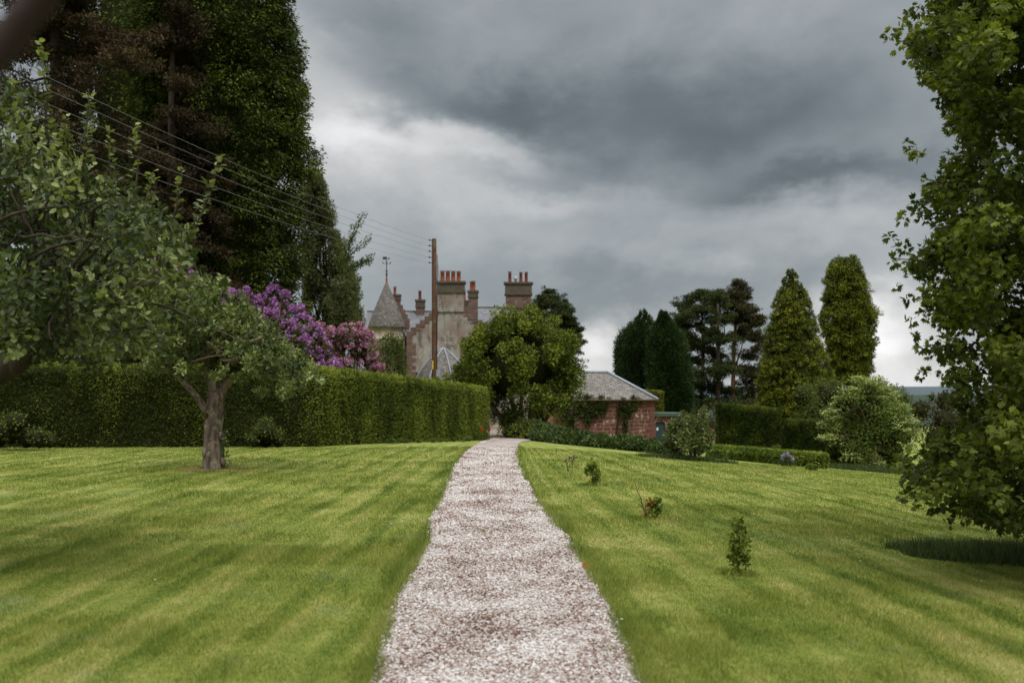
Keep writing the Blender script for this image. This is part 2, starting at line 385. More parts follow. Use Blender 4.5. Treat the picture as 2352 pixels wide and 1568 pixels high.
bAPPLE = barkmat('apple_bark', (.022, .015, .011), (.27, .205, .17), (.20, .19, .12), 11)
bDARK = barkmat('dark_bark', (.022, .017, .014), (.085, .065, .05), (.05, .05, .035), 7)
bPINE = barkmat('pine_bark', (.09, .038, .026), (.22, .105, .072), (.17, .09, .06), 3)
bPINED = barkmat('grey_pine_bark', (.035, .026, .022), (.12, .085, .07), (.08, .06, .05), 3)
bTAN = barkmat('tan_bark', (.075, .042, .024), (.24, .15, .09), (.10, .08, .04), 5)
mCOREG, t = mat('dark_foliage_core'); n = noise(t, objc(t), 3, 6, .7)
finish(t, mix(t, n, (.012, .014, .006), (.035, .036, .014)), 1.0, n, .8, .2, .05)  # dark solid added inside foliage to stop light; inner shade in its colour

lAPPLE = leafmat('apple_leaf', (.026, .040, .020), (.088, .116, .056), (.27, .305, .17), .25, .45, .45)
lAPPLEF = leafmat('near_apple_leaf', (.020, .032, .017), (.062, .082, .042), (.24, .275, .15), .26, .42, .5)
lTULIP = leafmat('maple_leaf', (.022, .034, .009), (.064, .088, .021), (.20, .235, .050), .34, .5, .35)
lHEDGE = leafmat('hedge_leaf', (.036, .054, .012), (.105, .136, .024), (.20, .23, .055), .2, .6, .25, .7)
lYEWH = leafmat('clipped_yew_leaf', (.018, .034, .008), (.040, .060, .013), (.10, .12, .024), .15, .65, .2)
lBOX = leafmat('box_leaf', (.045, .075, .016), (.10, .14, .030), (.20, .25, .06), .2, .6, .25)
lCYP = leafmat('cypress_leaf', (.009, .016, .004), (.030, .045, .010), (.105, .130, .030), .15, .65, .2, .4)
lBRN = leafmat('spruce_needle', (.012, .011, .006), (.032, .024, .014), (.080, .052, .027), .12, .7, .2, .35)
lGOLD = leafmat('golden_cypress_leaf', (.020, .026, .003), (.070, .088, .010), (.21, .225, .028), .2, .6, .25, .5)
lYEW = leafmat('dark_yew_leaf', (.008, .020, .009), (.019, .038, .016), (.045, .075, .028), .12, .65, .2, .5)
lPINE = leafmat('pine_needle', (.014, .017, .010), (.036, .036, .020), (.085, .072, .042), .12, .7, .2, .3)
lPINEG = leafmat('green_pine_needle', (.012, .020, .010), (.028, .040, .018), (.07, .085, .035), .12, .7, .2, .3)
lBIRCH = leafmat('birch_leaf', (.030, .038, .022), (.068, .080, .046), (.14, .155, .09), .3, .6, .25, .5)
lCENT = leafmat('evergreen_leaf', (.022, .034, .007), (.070, .096, .017), (.21, .24, .046), .22, .5, .35, .6)
lSHRUB = leafmat('shrub_leaf', (.026, .038, .012), (.058, .080, .024), (.13, .16, .05), .25, .6, .3)
lRHOD = leafmat('rhododendron_leaf', (.022, .026, .010), (.055, .056, .022), (.11, .105, .04), .2, .5, .35)
lCORN = leafmat('dogwood_leaf', (.034, .056, .015), (.085, .125, .034), (.17, .21, .065), .25, .6, .3)
lBLOSW = leafmat('cream_bract', (.14, .18, .075), (.23, .28, .125), (.40, .43, .25), .2, .6, .2)
lBED = leafmat('ground_cover_leaf', (.014, .030, .010), (.036, .060, .020), (.085, .12, .042), .2, .45, .4, .6)
lCAM = leafmat('camellia_leaf', (.022, .038, .012), (.060, .082, .026), (.22, .24, .11), .15, .4, .5)
lIVY = leafmat('creeper_leaf', (.018, .028, .012), (.045, .062, .024), (.10, .125, .045), .2, .5, .3)
lFERN = leafmat('fern_leaf', (.035, .06, .014), (.075, .115, .03), (.14, .18, .06), .3, .6, .3)
lSAP = leafmat('sapling_leaf', (.040, .070, .014), (.10, .145, .030), (.26, .30, .08), .35, .5, .35)
lRED = leafmat('red_leaf', (.09, .025, .012), (.21, .062, .025), (.32, .13, .04), .3, .5, .3)
fPURP = leafmat('purple_petal', (.17, .060, .22), (.30, .125, .38), (.47, .26, .54), .25, .6, .2, 2)
fPINK = leafmat('pink_petal', (.23, .085, .17), (.36, .165, .28), (.52, .32, .43), .25, .6, .2, 2)
fLAV = leafmat('lavender_petal', (.20, .16, .28), (.32, .27, .40), (.5, .45, .55), .2, .6, .2)
fORNG = leafmat('orange_petal', (.22, .035, .014), (.36, .075, .02), (.46, .14, .04), .2, .6, .2)
mTWIG = plain('dry_twig', (.085, .060, .040), .3, 8, .9)
mRBR = plain('near_branch_bark', (.022, .012, .010), .3, 12, .8)

# ------------------------------------------------------------------ ground, path, hills
def sheet(name, xs, ys, zf, m_, **tags):
    X, Y = np.meshgrid(xs, ys); Z = zf(X, Y); V = np.stack([X, Y, Z], -1).reshape(-1, 3); nx = len(xs)
    i = np.arange(len(ys) - 1)[:, None] * nx + np.arange(nx - 1)[None]; i = i.ravel()
    mm = M(); mm.add(V, np.stack([i, i + 1, i + nx + 1, i + nx], 1), 0, .5, True)
    return mm.build(name, m_, **tags)
xs = np.concatenate([[-3000, -1500, -700, -350, -180, -110, -80], np.arange(-60, -20, 2), np.arange(-20, 24, .5), np.arange(24, 60, 2), [60, 80, 110, 180, 350, 700, 1500, 3000]])
ys = np.concatenate([[-600, -200, -80, -40, -20, -10], np.arange(-4, 70, .5), np.arange(70, 120, 2), [120, 140, 170, 210, 280, 400, 600, 900, 1400, 2200, 3600]])
sheet('ground', xs, ys, lambda X, Y: G(X, Y), mLAWN, kind='structure', label='mown lawn with mowing stripes sloping down to the right', cat='ground')

LE = [(800, 1760), (845, 1610), (862, 1568), (905, 1400), (962, 1290), (985, 1250), (990, 1200), (1012, 1155), (1030, 1110), (1043, 1075), (1062, 1048), (1090, 1024), (1112, 1012)]
RE = [(1560, 1760), (1485, 1610), (1462, 1568), (1425, 1470), (1405, 1420), (1330, 1290), (1302, 1235), (1240, 1165), (1222, 1130), (1190, 1070), (1184, 1045), (1188, 1025), (1197, 1015)]
LW = [gp(*p) for p in LE] ; RW = [gp(*p) for p in RE]
LW += [Vector((-.9, 46, 0)), Vector((-1.8, 52, 0)), Vector((-6, 58, 0)), Vector((-14, 66, 0))]
RW += [Vector((1.2, 46.5, 0)), Vector((1.9, 52, 0)), Vector((2.5, 60, 0)), Vector((3, 74, 0))]
LY = np.array([p.y for p in LW]); LX = np.array([p.x for p in LW]); RY = np.array([p.y for p in RW]); RX = np.array([p.x for p in RW])
def edgeL(y): return np.interp(y, LY, LX)
def edgeR(y): return np.interp(y, RY, RX)
LY = np.concatenate([[-4], LY]); LX = np.concatenate([[-.68], LX]); RY = np.concatenate([[-4], RY]); RX = np.concatenate([[.70], RX])
py_ = np.concatenate([np.arange(-4, 30, .25), np.arange(30, 66, .5)]); tt = np.linspace(0, 1, 9)
rag = lambda y, s: .07 * (nz(np.stack([y, y * 0, y * 0], -1), 2.6, s) - .5) + .05 * (nz(np.stack([y, y * 0, y * 0], -1), 7, s) - .5)
a = edgeL(py_) + rag(py_, 1); b = edgeR(py_) + rag(py_, 3)
X = a[:, None] + (b - a)[:, None] * tt[None]; Y = np.repeat(py_[:, None], 9, 1); Z = G(X, Y) + .006 + .014 * smooth(Y, 20, 30)
V = np.stack([X, Y, Z], -1).reshape(-1, 3); i = (np.arange(len(py_) - 1)[:, None] * 9 + np.arange(8)[None]).ravel()
mm = M(); mm.add(V, np.stack([i, i + 1, i + 10, i + 9], 1), 0, .5, True)
mm.build('path', mPATH, kind='structure', label='pale pink gravel path running straight towards the house', cat='path')

# loose chips on the path
n = 80000; Yg = 4.3 + 24 * rng.random(n) ** 2.6; u_ = rng.random(n); xl, xr = edgeL(Yg) - .03, edgeR(Yg) + .03
Xg = xl + (xr - xl) * u_; pos = np.stack([Xg, Yg, G(Xg, Yg) + .010], -1); s = rng.uniform(.0055, .0135, n) * (1 + .05 * (Yg - 5))
octa = np.array([(1, 0, 0), (0, 1, 0), (-1, 0, 0), (0, -1, 0), (0, 0, .62), (0, 0, -.6)], float)
jit = octa[None] * (s[:, None, None]) * rng.uniform(.6, 1.3, (n, 6, 1)); an = rng.random(n) * 6.28
ca, sa = np.cos(an)[:, None], np.sin(an)[:, None]; jx = jit[:, :, 0] * ca - jit[:, :, 1] * sa; jy = jit[:, :, 0] * sa + jit[:, :, 1] * ca
V = pos[:, None] + np.stack([jx, jy, jit[:, :, 2]], -1)
fs = np.array([(0, 1, 4), (1, 2, 4), (2, 3, 4), (3, 0, 4)]); idx = (np.arange(n) * 6)[:, None, None] + fs[None]
mm = M(); mm.add(V.reshape(-1, 3), idx.reshape(-1, 3), 0, np.repeat(rng.random(n), 6))
mm.build('gravel', mSTONE, kind='stuff', label='loose white, pink and brown gravel chips on the path', cat='gravel')

def blades(m, X, Y, h, wd, val, lean=.5):
    n = len(X); p = np.stack([X, Y, G(X, Y) - .004], -1)
    dr = rng.normal(size=(n, 3)) * lean; dr[:, 2] = 1; nor = rng.normal(size=(n, 3)); nor[:, 2] *= .3
    leaves(m, p, dr, nor, h, wd, val, TRI)
def offpath(X, Y, mrg=0.0): return (X < edgeL(Y) + rag(Y, 1) + mrg) | (X > edgeR(Y) + rag(Y, 3) - mrg)
mm = M()
for (y0, y1, dens, wd, h) in ((3.6, 7, 9000, .0042, .044), (7, 10, 5600, .0055, .040), (10, 14.5, 2600, .0085, .036), (14.5, 20, 1150, .013, .038), (20, 28, 480, .02, .042)):
    half = .60 * (y0 + y1) / 2 + .8; n = int(dens * (y1 - y0) * 2 * half)
    X = rng.uniform(-half, half, n); Y = rng.uniform(y0, y1, n); k = offpath(X, Y, .01); X = X[k]; Y = Y[k]; n = len(X)
    q = np.stack([X, Y, X * 0], -1); hh = h * (.35 + .9 * nz(q, 2.2, 5) ** 1.3) * rng.uniform(.55, 1.35, n)
    edge = np.minimum(np.abs(X - edgeL(Y)), np.abs(X - edgeR(Y))); hh = hh * (1 + 1.7 * np.exp(-edge / .13)) * (1 + .7 * (nz(q, 1.1, 9) > .66))
    vv = np.clip(rng.beta(2.2, 2.2, n), 0, .93); vv[rng.random(n) < .012] = 1.0
    vv = vv * (1 - .35 * np.exp(-edge / .12))
    blades(mm, X, Y, hh, wd * rng.uniform(.6, 1.4, n), vv)
# weeds and tufts along and on the path
for s_ in range(2):
    for k in range(26):
        y = 4.6 + 24 * random.random() ** 1.6; x = float((edgeL(y) if s_ == 0 else edgeR(y))) + random.uniform(-.10, .06) * (1 if s_ == 0 else -1)
        n = 60; X = x + rng.normal(size=n) * .035; Y = y + rng.normal(size=n) * .05
        blades(mm, X, Y, rng.uniform(.02, .055, n), .005 + .0004 * y, rng.random(n) * .7, .55)
for (px, py) in ((1560, 1500), (1785, 1912), (1578, 1484), (1415, 1560)):
    q = gp(px * .784, py * .784); n = 90
    blades(mm, q.x + rng.normal(size=n) * .04, q.y + rng.normal(size=n) * .05, rng.uniform(.02, .06, n), .006, rng.random(n) * .7, .7)
mm.build('grass', mBLADE, kind='stuff', label='short mown grass blades on both sides of the path', cat='grass')

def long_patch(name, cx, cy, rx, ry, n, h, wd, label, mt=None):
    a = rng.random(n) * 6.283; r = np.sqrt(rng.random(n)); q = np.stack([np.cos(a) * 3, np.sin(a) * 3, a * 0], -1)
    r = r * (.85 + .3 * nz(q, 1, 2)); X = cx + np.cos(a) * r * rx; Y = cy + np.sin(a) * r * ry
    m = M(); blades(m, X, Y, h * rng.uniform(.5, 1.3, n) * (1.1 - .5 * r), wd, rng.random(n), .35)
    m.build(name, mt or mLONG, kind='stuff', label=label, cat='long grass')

def hill(name, D, x0, x1, pf, m_, label, thick=300, kind='structure'):
    n = 160; X = np.linspace(x0, x1, n); top = pf(X); V = []
    for (dy, f) in ((-thick, 0), (-thick * .5, .55), (0, 1), (thick, 0)):
        V.append(np.stack([X, np.full(n, D + dy), -26 + (top + 26) * f], -1))
    V = np.stack(V).reshape(-1, 3); i = (np.arange(3)[:, None] * n + np.arange(n - 1)[None]).ravel()
    mm = M(); mm.add(V, np.stack([i, i + 1, i + n + 1, i + n], 1), 0, .5, True); mm.build(name, m_, kind=kind, label=label, cat='hills')
mHILL = plain('far_hill', (.050, .070, .080), .3, .004, 1, 0); mWOOD = plain('far_wood', (.020, .034, .022), .5, .05, 1, .6, 5)  # distance haze is put into the hill colour as a blue tint
hill('hills', 2600, -2800, 3600, lambda X: 1.5 + 5 * nz(np.stack([X, X * 0, X * 0], -1), .0016, 1) + 1.5 * nz(np.stack([X, X * 0, X * 0], -1), .02, 1), mHILL, 'far blue green hills on the horizon', 500)
hill('wooded_hills', 800, -900, 1300, lambda X: -9 + 6 * nz(np.stack([X, X * 0, X * 0], -1), .006, 4) + 2.2 * nz(np.stack([X, X * 0, X * 0], -1), .08, 1), mWOOD, 'dark wooded ridge below the far hills', 160)
# ------------------------------------------------------------------ plant builders
def crown(m, cl, per, L, W, T=OVAL, up=.35, out=.7, rnd=.8, droop=0.0, sq=(1, 1, 1), hollow=.4, mat=0, nup=1.0, vspread=.35, vgam=1.0):
    cl = np.asarray(cl, float); rm = cl[:, 3].mean()
    cnt = np.maximum(3, (per * (cl[:, 3] / rm) ** 2).astype(int)); idx = np.repeat(np.arange(len(cl)), cnt); n = len(idx)
    d = rdir(n); r = cl[idx, 3] * rng.random(n) ** hollow
    pos = cl[idx, :3] + d * r[:, None] * np.array(sq)
    dr = d * out + rng.normal(size=(n, 3)) * rnd * .6; dr[:, 2] += up - droop
    nor = rng.normal(size=(n, 3)) * .5 + d * .8; nor[:, 2] += nup * .7
    cv = rng.random(len(cl))[idx]
    v = np.clip(.5 + (cv - .5) * vspread + (rng.beta(2, 2, n) - .5) * .9, 0, 1) ** vgam
    leaves(m, pos, dr, nor, L * rng.uniform(.65, 1.25, n), W * rng.uniform(.7, 1.2, n), v, T, mat)
def pxc(lst, D, spread=.0):
    out = []
    for q in lst:
        d = D + (random.uniform(-1, 1) * spread if len(q) < 4 else q[3]); p = P(q[0], q[1], d); out.append((*p, q[2] / F * d))
    return out
def lumps(c, rad, n, r, amp=.18, zmin=-1.0, seed=1, fill=.0):
    d = rdir(n * 2); d = d[d[:, 2] > zmin][:n]; k = 1 - amp + 2 * amp * nz(d + 3, 2.2, seed)
    if fill: k = k * rng.uniform(fill, 1, len(d))
    p = np.array(c) + d * np.array(rad) * k[:, None]
    return np.concatenate([p, (r * rng.uniform(.7, 1.3, len(d)))[:, None]], 1)
def core(m, c, rad, mat=0, seed=2, amp=.2, n=14):
    """lumpy solid, mostly an added dark core inside foliage"""
    V = []; 
    for i in range(n + 1):
        th = math.pi * i / n
        for k in range(2 * n):
            ph = math.pi * k / n; V.append((math.sin(th) * math.cos(ph), math.sin(th) * math.sin(ph), math.cos(th)))
    V = np.array(V); kk = 1 - amp + 2 * amp * nz(V + 5, 2.5, seed); V = np.array(c) + V * kk[:, None] * np.array(rad)
    Fq = [(i * 2 * n + k, i * 2 * n + (k + 1) % (2 * n), (i + 1) * 2 * n + (k + 1) % (2 * n), (i + 1) * 2 * n + k) for i in range(n) for k in range(2 * n)]
    m.add(V, Fq, mat, .3, True)
def limb(m, a, b, r0, r1, bend=.15, sides=7, n=6, wob=.08):
    a, b = Vector(a), Vector(b); L = (b - a).length; off = Vector((random.uniform(-1, 1), random.uniform(-1, 1), random.uniform(-.3, .9))) * L * bend
    pts = []
    for i in range(n + 1):
        t_ = i / n; p = a.lerp(b, t_) + off * (4 * t_ * (1 - t_)) * .6 + Vector(np.random.default_rng(i + int(L * 100)).normal(size=3)) * L * .012
        pts.append(p)
    pts[0] = a; tube(m, pts, [r0 + (r1 - r0) * i / n for i in range(n + 1)], sides, wob=wob)
    return pts

def shape_hedge(name, pts, thick, hf, n, L, W, m_, label, group=None, tone=None, cat='hedge', end_round=.35, lump=.10, seed=1, streak=True, tuft=.03):
    """hedge along a line of x,y points: the given line is the foot of its near face"""
    pts = [Vector((p[0], p[1], 0)) for p in pts]; seg = [(pts[i], pts[i + 1]) for i in range(len(pts) - 1)]
    ln = [(b - a).length for a, b in seg]; tot = sum(ln)
    def at(s):
        for (a, b), l in zip(seg, ln):
            if s <= l or (a, b) == seg[-1]: 
                t_ = (b - a).normalized(); return a + t_ * s, t_
            s -= l
    h0 = hf if callable(hf) else (lambda s: hf)
    def surf(s, q):
        """q in 0..1 around the section: near face, top, far face"""
        p, t_ = at(min(max(s, 0), tot)); side = Vector((-t_.y, t_.x, 0))
        if side.dot(p) < 0: side = -side
        h = h0(s / tot); e = min(s, tot - s); er = 1.0 if e > end_round else math.sqrt(max(0, 1 - (1 - e / end_round) ** 2)) * .5 + .5
        per = 2 * h + thick; dd = q * per; c_ = min(.16, h * .3, thick * .3)
        if dd < h: o_, z, nr = 0, dd, -side
        elif dd < h + thick: o_, z, nr = dd - h, h, Vector((0, 0, 1))
        else: o_, z, nr = thick, per - dd, side
        o2 = thick / 2 + (o_ - thick / 2) * er
        if z > h - c_:
            k = (z - h + c_) / c_; ed = min(o_, thick - o_)
            if ed < c_: z -= c_ * .4 * (1 - ed / c_)
            if ed < .01: o2 += (thick / 2 - o2) / (thick / 2 + 1e-6) * c_ * .5 * k * k
        pos = p + side * o2; z0 = g(pos.x, pos.y)
        return Vector((pos.x, pos.y, z0 + z)), nr, z / h
    mm = M(); ns = max(6, int(tot / .25)); nq = 18; V = []
    for i in range(ns + 1):
        for k in range(nq + 1):
            p, nr, _ = surf(tot * i / ns, k / nq); V.append(p - nr * .05)
    V = np.array([tuple(v) for v in V]); lp = (nz(V, 1.6, seed) - .5) * lump * 2; V[:, 1] += lp; V[:, 2] += lp * .3
    Fq = [(i * (nq + 1) + k, (i + 1) * (nq + 1) + k, (i + 1) * (nq + 1) + k + 1, i * (nq + 1) + k + 1) for i in range(ns) for k in range(nq)]
    Fq += [tuple(range(nq, -1, -1)), tuple(ns * (nq + 1) + k for k in range(nq + 1))]
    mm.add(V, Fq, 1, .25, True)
    p_, n_, hh = [], [], []
    for _ in range(n):
        r_ = random.random(); h = h0(.5); q = random.random() if r_ < .16 else random.random() * (h + thick) / (2 * h + thick)
        s = random.random() * tot
        if random.random() < .05 + .6 * thick / (tot + thick):
            s = 0.0 if random.random() < .5 else tot; pa, nr, z1 = surf(s, q); pb, _, _ = surf(s, 1 - q)
            _, t_ = at(s); t_ = t_ if s > 0 else -t_; pa = pa.lerp(Vector((pb.x, pb.y, pa.z)), random.random()); nr = t_
        else: pa, nr, z1 = surf(s, q)
        p_.append(pa); n_.append(nr); hh.append(z1)
    p_ = np.array([tuple(v) for v in p_]); n_ = np.array([tuple(v) for v in n_]); hh = np.array(hh)
    lp = (nz(p_, 1.6, seed) - .5) * lump * 2; p_[:, 1] += lp; p_[:, 2] += lp * .3
    p_ += n_ * (rng.normal(size=(n, 1)) * tuft)
    sc = np.array([1.0, 1.0, .25 if streak else 1.0]); fv = nz(p_ * sc, 2.6, seed + 1) * .55 + nz(p_ * sc, 7.0, seed + 2) * .45
    dr = n_ * .8 + rng.normal(size=(n, 3)) * .6 + np.array([0, 0, .3]); nor = rng.normal(size=(n, 3)) * .5 + n_ * .6 + np.array([0, 0, .7])
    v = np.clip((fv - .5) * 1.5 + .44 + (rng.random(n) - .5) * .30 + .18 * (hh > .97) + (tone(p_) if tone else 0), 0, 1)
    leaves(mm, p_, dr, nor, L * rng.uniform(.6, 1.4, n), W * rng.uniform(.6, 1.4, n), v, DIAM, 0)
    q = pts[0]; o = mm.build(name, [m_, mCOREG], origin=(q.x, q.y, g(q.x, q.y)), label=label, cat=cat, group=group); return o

def conifer(name, prof, D, label, cat='tree', lm=None, bark=None, n=3000, spray=.5, per=7, lw=.32, droop=.3, lum=.16, lf=1.2, group=None, trunk_r=.3, base=None, coreq=.78, seed=1, depthk=1.0, gaps=0.0, lay=0.0, vert=.6, leafL=.16):
    """dense conifer whose outline is a table of height rows: (py, px of the middle, half width)"""
    prof = sorted(prof); zt = np.array([EYE + (HY - q[0]) / F * D for q in prof]); xc = np.array([(q[1] - CX) / F * D for q in prof]); hw = np.array([q[2] / F * D for q in prof])
    zo = zt[::-1]; xo = xc[::-1]; ho = hw[::-1]
    bx = base if base is not None else xo[0]; root = thing(name, (bx, D, g(bx, D)), label, cat, group); z0 = root.location.z
    def XR(z): return np.interp(z, zo, xo), np.interp(z, zo, ho)
    tm = M(); top = zo[-1]; pts = [(bx + (float(XR(z)[0]) - bx) * min(1, (z - z0) / (zo[0] - z0 + 1e-3)) if z < zo[0] else float(XR(z)[0]), D, z) for z in np.linspace(z0 - .2, top - .03 * (top - z0), 10)]
    tube(tm, pts, [trunk_r * (1 - .9 * i / 9) for i in range(10)], 9, wob=.08); tm.build('trunk', bark or bDARK, root)
    m = M()
    # sprays over the outline, thinned evenly over its area
    zs = rng.uniform(zo[0], top, n * 4); xcz, hz = XR(zs); keep = rng.random(n * 4) < (hz + .1) / (ho.max() + .1); zs = zs[keep][:n]; n = len(zs); xcz, hz = XR(zs)
    th = rng.random(n) * 2 * math.pi; cx_, sy_ = np.cos(th), np.sin(th)
    q = np.stack([cx_ * hz * lf + 9, sy_ * hz * lf + 9, zs * lf], -1)
    k = (nz(q, 1.0, seed) - .5) * 2 * lum + (nz(q, 2.7, seed + 1) - .5) * 1.3 * lum
    if gaps > 0:
        keep = nz(q, .8, seed + 5) > gaps; zs, xcz, hz, cx_, sy_, k, q = [a[keep] for a in (zs, xcz, hz, cx_, sy_, k, q)]; n = len(zs)
    inner = rng.random(n) < .25; rr = hz * (1 - lum * .6 + k) * np.where(inner, rng.uniform(.6, .95, n), 1) 
    c = np.stack([xcz + cx_ * rr, D + sy_ * rr * depthk, zs + lay * (.5 - rng.random(n))], -1)
    outd = np.stack([cx_, sy_, np.zeros(n)], -1); base_d = unit(outd + np.array([0, 0, -droop]) + rng.normal(size=(n, 3)) * .2)
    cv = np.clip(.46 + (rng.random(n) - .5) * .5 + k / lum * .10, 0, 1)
    idx = np.repeat(np.arange(n), per); N = len(idx)
    e = rdir(N); bd = base_d[idx]; dt = (e * bd).sum(1, keepdims=True); flip = dt[:, 0] < -.35; e[flip] = e[flip] - 2 * dt[flip] * bd[flip]
    csz = (spray * rng.uniform(.6, 1.35, n) * np.clip(hz / (spray * 3.2) + .12, .22, 1))[idx][:, None]; rad = (rng.uniform(.72, 1.08, (N, 1)))
    off = e * rad * csz; al = (off * bd).sum(1, keepdims=True); off = off + bd * al * .35; off[:, 2] *= vert
    off[:, 2] -= droop * .9 * np.maximum(al[:, 0], 0)
    pos = c[idx] + off; dr = e * .45 + bd * .6 + np.array([0, 0, -droop * .5]) + rng.normal(size=(N, 3)) * .38; nor = e + np.array([0, 0, .35]) + rng.normal(size=(N, 3)) * .32
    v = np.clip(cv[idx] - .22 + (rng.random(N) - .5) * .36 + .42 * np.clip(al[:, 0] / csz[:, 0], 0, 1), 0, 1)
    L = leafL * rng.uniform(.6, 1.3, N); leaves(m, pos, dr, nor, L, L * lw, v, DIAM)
    # added dark core that keeps light from passing through the crown
    if coreq > 0:
        rows = 26; sd = 18; V = []
        for i in range(rows + 1):
            z = zo[0] + (top - zo[0]) * (i / rows) * .985; a_, h_ = XR(z); h_ = max(0.02, float(h_) * coreq - .12)
            for kk in range(sd):
                an = 2 * math.pi * kk / sd; rj = h_ * (1 + .25 * (_T[i % 32, kk % 32, seed] - .5)); V.append((float(a_) + math.cos(an) * rj, D + math.sin(an) * rj * depthk, z))
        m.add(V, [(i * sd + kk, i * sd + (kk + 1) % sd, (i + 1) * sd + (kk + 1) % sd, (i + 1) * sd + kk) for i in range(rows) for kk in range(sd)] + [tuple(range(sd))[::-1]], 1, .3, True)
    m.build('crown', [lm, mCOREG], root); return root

def needle_pads(m, pads, per, size, mat=0):
    """flat pads of needles at branch ends"""
    pads = np.array(pads); cnt = np.maximum(6, (per * (pads[:, 3] / pads[:, 3].mean()) ** 2).astype(int)); idx = np.repeat(np.arange(len(pads)), cnt); n = len(idx)
    d = rdir(n); r = pads[idx, 3] * rng.random(n) ** .45; pos = pads[idx, :3] + d * r[:, None] * np.array([1, 1, .48])
    dr = d * .6 + rng.normal(size=(n, 3)) * .5 + np.array([0, 0, .35]); nor = rng.normal(size=(n, 3)) + np.array([0, 0, .5])
    cv = rng.random(len(pads))[idx]; v = np.clip(.5 + (cv - .5) * .5 + (rng.random(n) - .5) * .6 + .15 * d[:, 2], 0, 1)
    leaves(m, pos, dr, nor, size * rng.uniform(.6, 1.2, n), size * .36, v, DIAM, mat)

# ------------------------------------------------------------------ the house
Dh = 80.0
def X_(px, D=Dh): return (px - CX) / F * D
def Z_(py, D=Dh): return EYE + (HY - py) / F * D
hz = g(X_(1060), Dh) - .3
house = thing('stone_house', (X_(1060), Dh, hz), 'old grey and pink stone house with crow stepped gables behind the hedge', 'house')
def steps(x0, z0, x1, z1, n, down=False):
    """stepped line from a low eave to a high shoulder"""
    out = []
    for i in range(n):
        xa = x0 + (x1 - x0) * i / n; za = z0 + (z1 - z0) * (i + 1) / n; xb = x0 + (x1 - x0) * (i + 1) / n
        out += [(xa, za), (xb, za)]
    return out
# main gable
xl, xr, xm0, xm1 = X_(934.5), X_(1138), X_(1006), X_(1065)
ze, zs_ = Z_(770), Z_(712)
poly = [(xl, hz), (xl, ze)] + steps(xl + .02, ze, xm0, zs_, 7)[1:] + [(xm0, zs_ + .3), (xm1, zs_ + .3)]
right = steps(xr - .02, ze, xm1, zs_, 7)[1:]; poly += right[::-1] + [(xr, ze), (xr, hz)]
m = M(); prism(m, poly, Dh, Dh + .6); gw = m.build('gable_wall', mHARL, house)
for (x0, z0, x1, z1) in ((xl, ze, xm0, zs_), (xr, ze, xm1, zs_)):
    m = M()
    for i in range(7):
        xa = x0 + (x1 - x0) * i / 7; xb = x0 + (x1 - x0) * (i + 1) / 7; za = z0 + (z1 - z0) * (i + 1) / 7
        a_, b_ = sorted((xa, xb)); a_ += random.uniform(-.06, -.01); b_ += random.uniform(.01, .05)
        box(m, a_, b_, Dh - .05 - .003 * (i % 2), Dh + .68, za - .48, za + .06 + random.uniform(-.02, .02))
    m.build('crow_steps', mSAND, gw)
m = M(); q = hz
while q < ze - .3:
    l = random.choice((.42, .72)); hq = random.uniform(.24, .34); box(m, xl - .02, xl + l, Dh - .03, Dh + .3, q, q + hq - .004); q += hq
m.build('corner_stones', mSAND, gw)
m = M(); box(m, xl + .3, xr - .3, Dh + .61, Dh + 12, hz, ze - .1); m.build('side_wall', mHARL, house)
def roofslab(name, x0, x1, y0, y1, zr, zl, m_, parent=house, th=.12):
    """one slope: ridge height zr at the far edge, eave zl at the near edge"""
    m = M()
    V = [(x0, y0, zl), (x1, y0, zl), (x1, y1, zr), (x0, y1, zr), (x0, y0, zl - th), (x1, y0, zl - th), (x1, y1, zr - th), (x0, y1, zr - th)]
    m.add(V, [(0, 1, 2, 3), (7, 6, 5, 4), (0, 4, 5, 1), (2, 6, 7, 3), (0, 3, 7, 4), (1, 5, 6, 2)])
    o = m.build(name, m_, parent); sl_ = math.hypot(y1 - y0, zr - zl) / max(.01, abs(y1 - y0))
    uvbox(o, lambda co, pl: (co.x, co.y * sl_)); return o
# main roof runs away behind the gable
m = M(); xc_ = (xm0 + xm1) / 2; zr = Z_(700); y0, y1 = Dh + .62, Dh + 12
for (xe, sgn) in ((xl + .25, -1), (xr - .25, 1)):
    V = [(xe, y0, ze - .05), (xe, y1, ze - .05), (xc_, y1, zr), (xc_, y0, zr), (xe, y0, ze - .2), (xe, y1, ze - .2), (xc_, y1, zr - .15), (xc_, y0, zr - .15)]
    m.add(V, [(0, 1, 2, 3), (7, 6, 5, 4), (0, 4, 5, 1), (2, 6, 7, 3), (0, 3, 7, 4), (1, 5, 6, 2)])
o = m.build('main_roof', mSLATEB, house); uvbox(o, lambda co, pl: (co.y, co.x * 1.25))

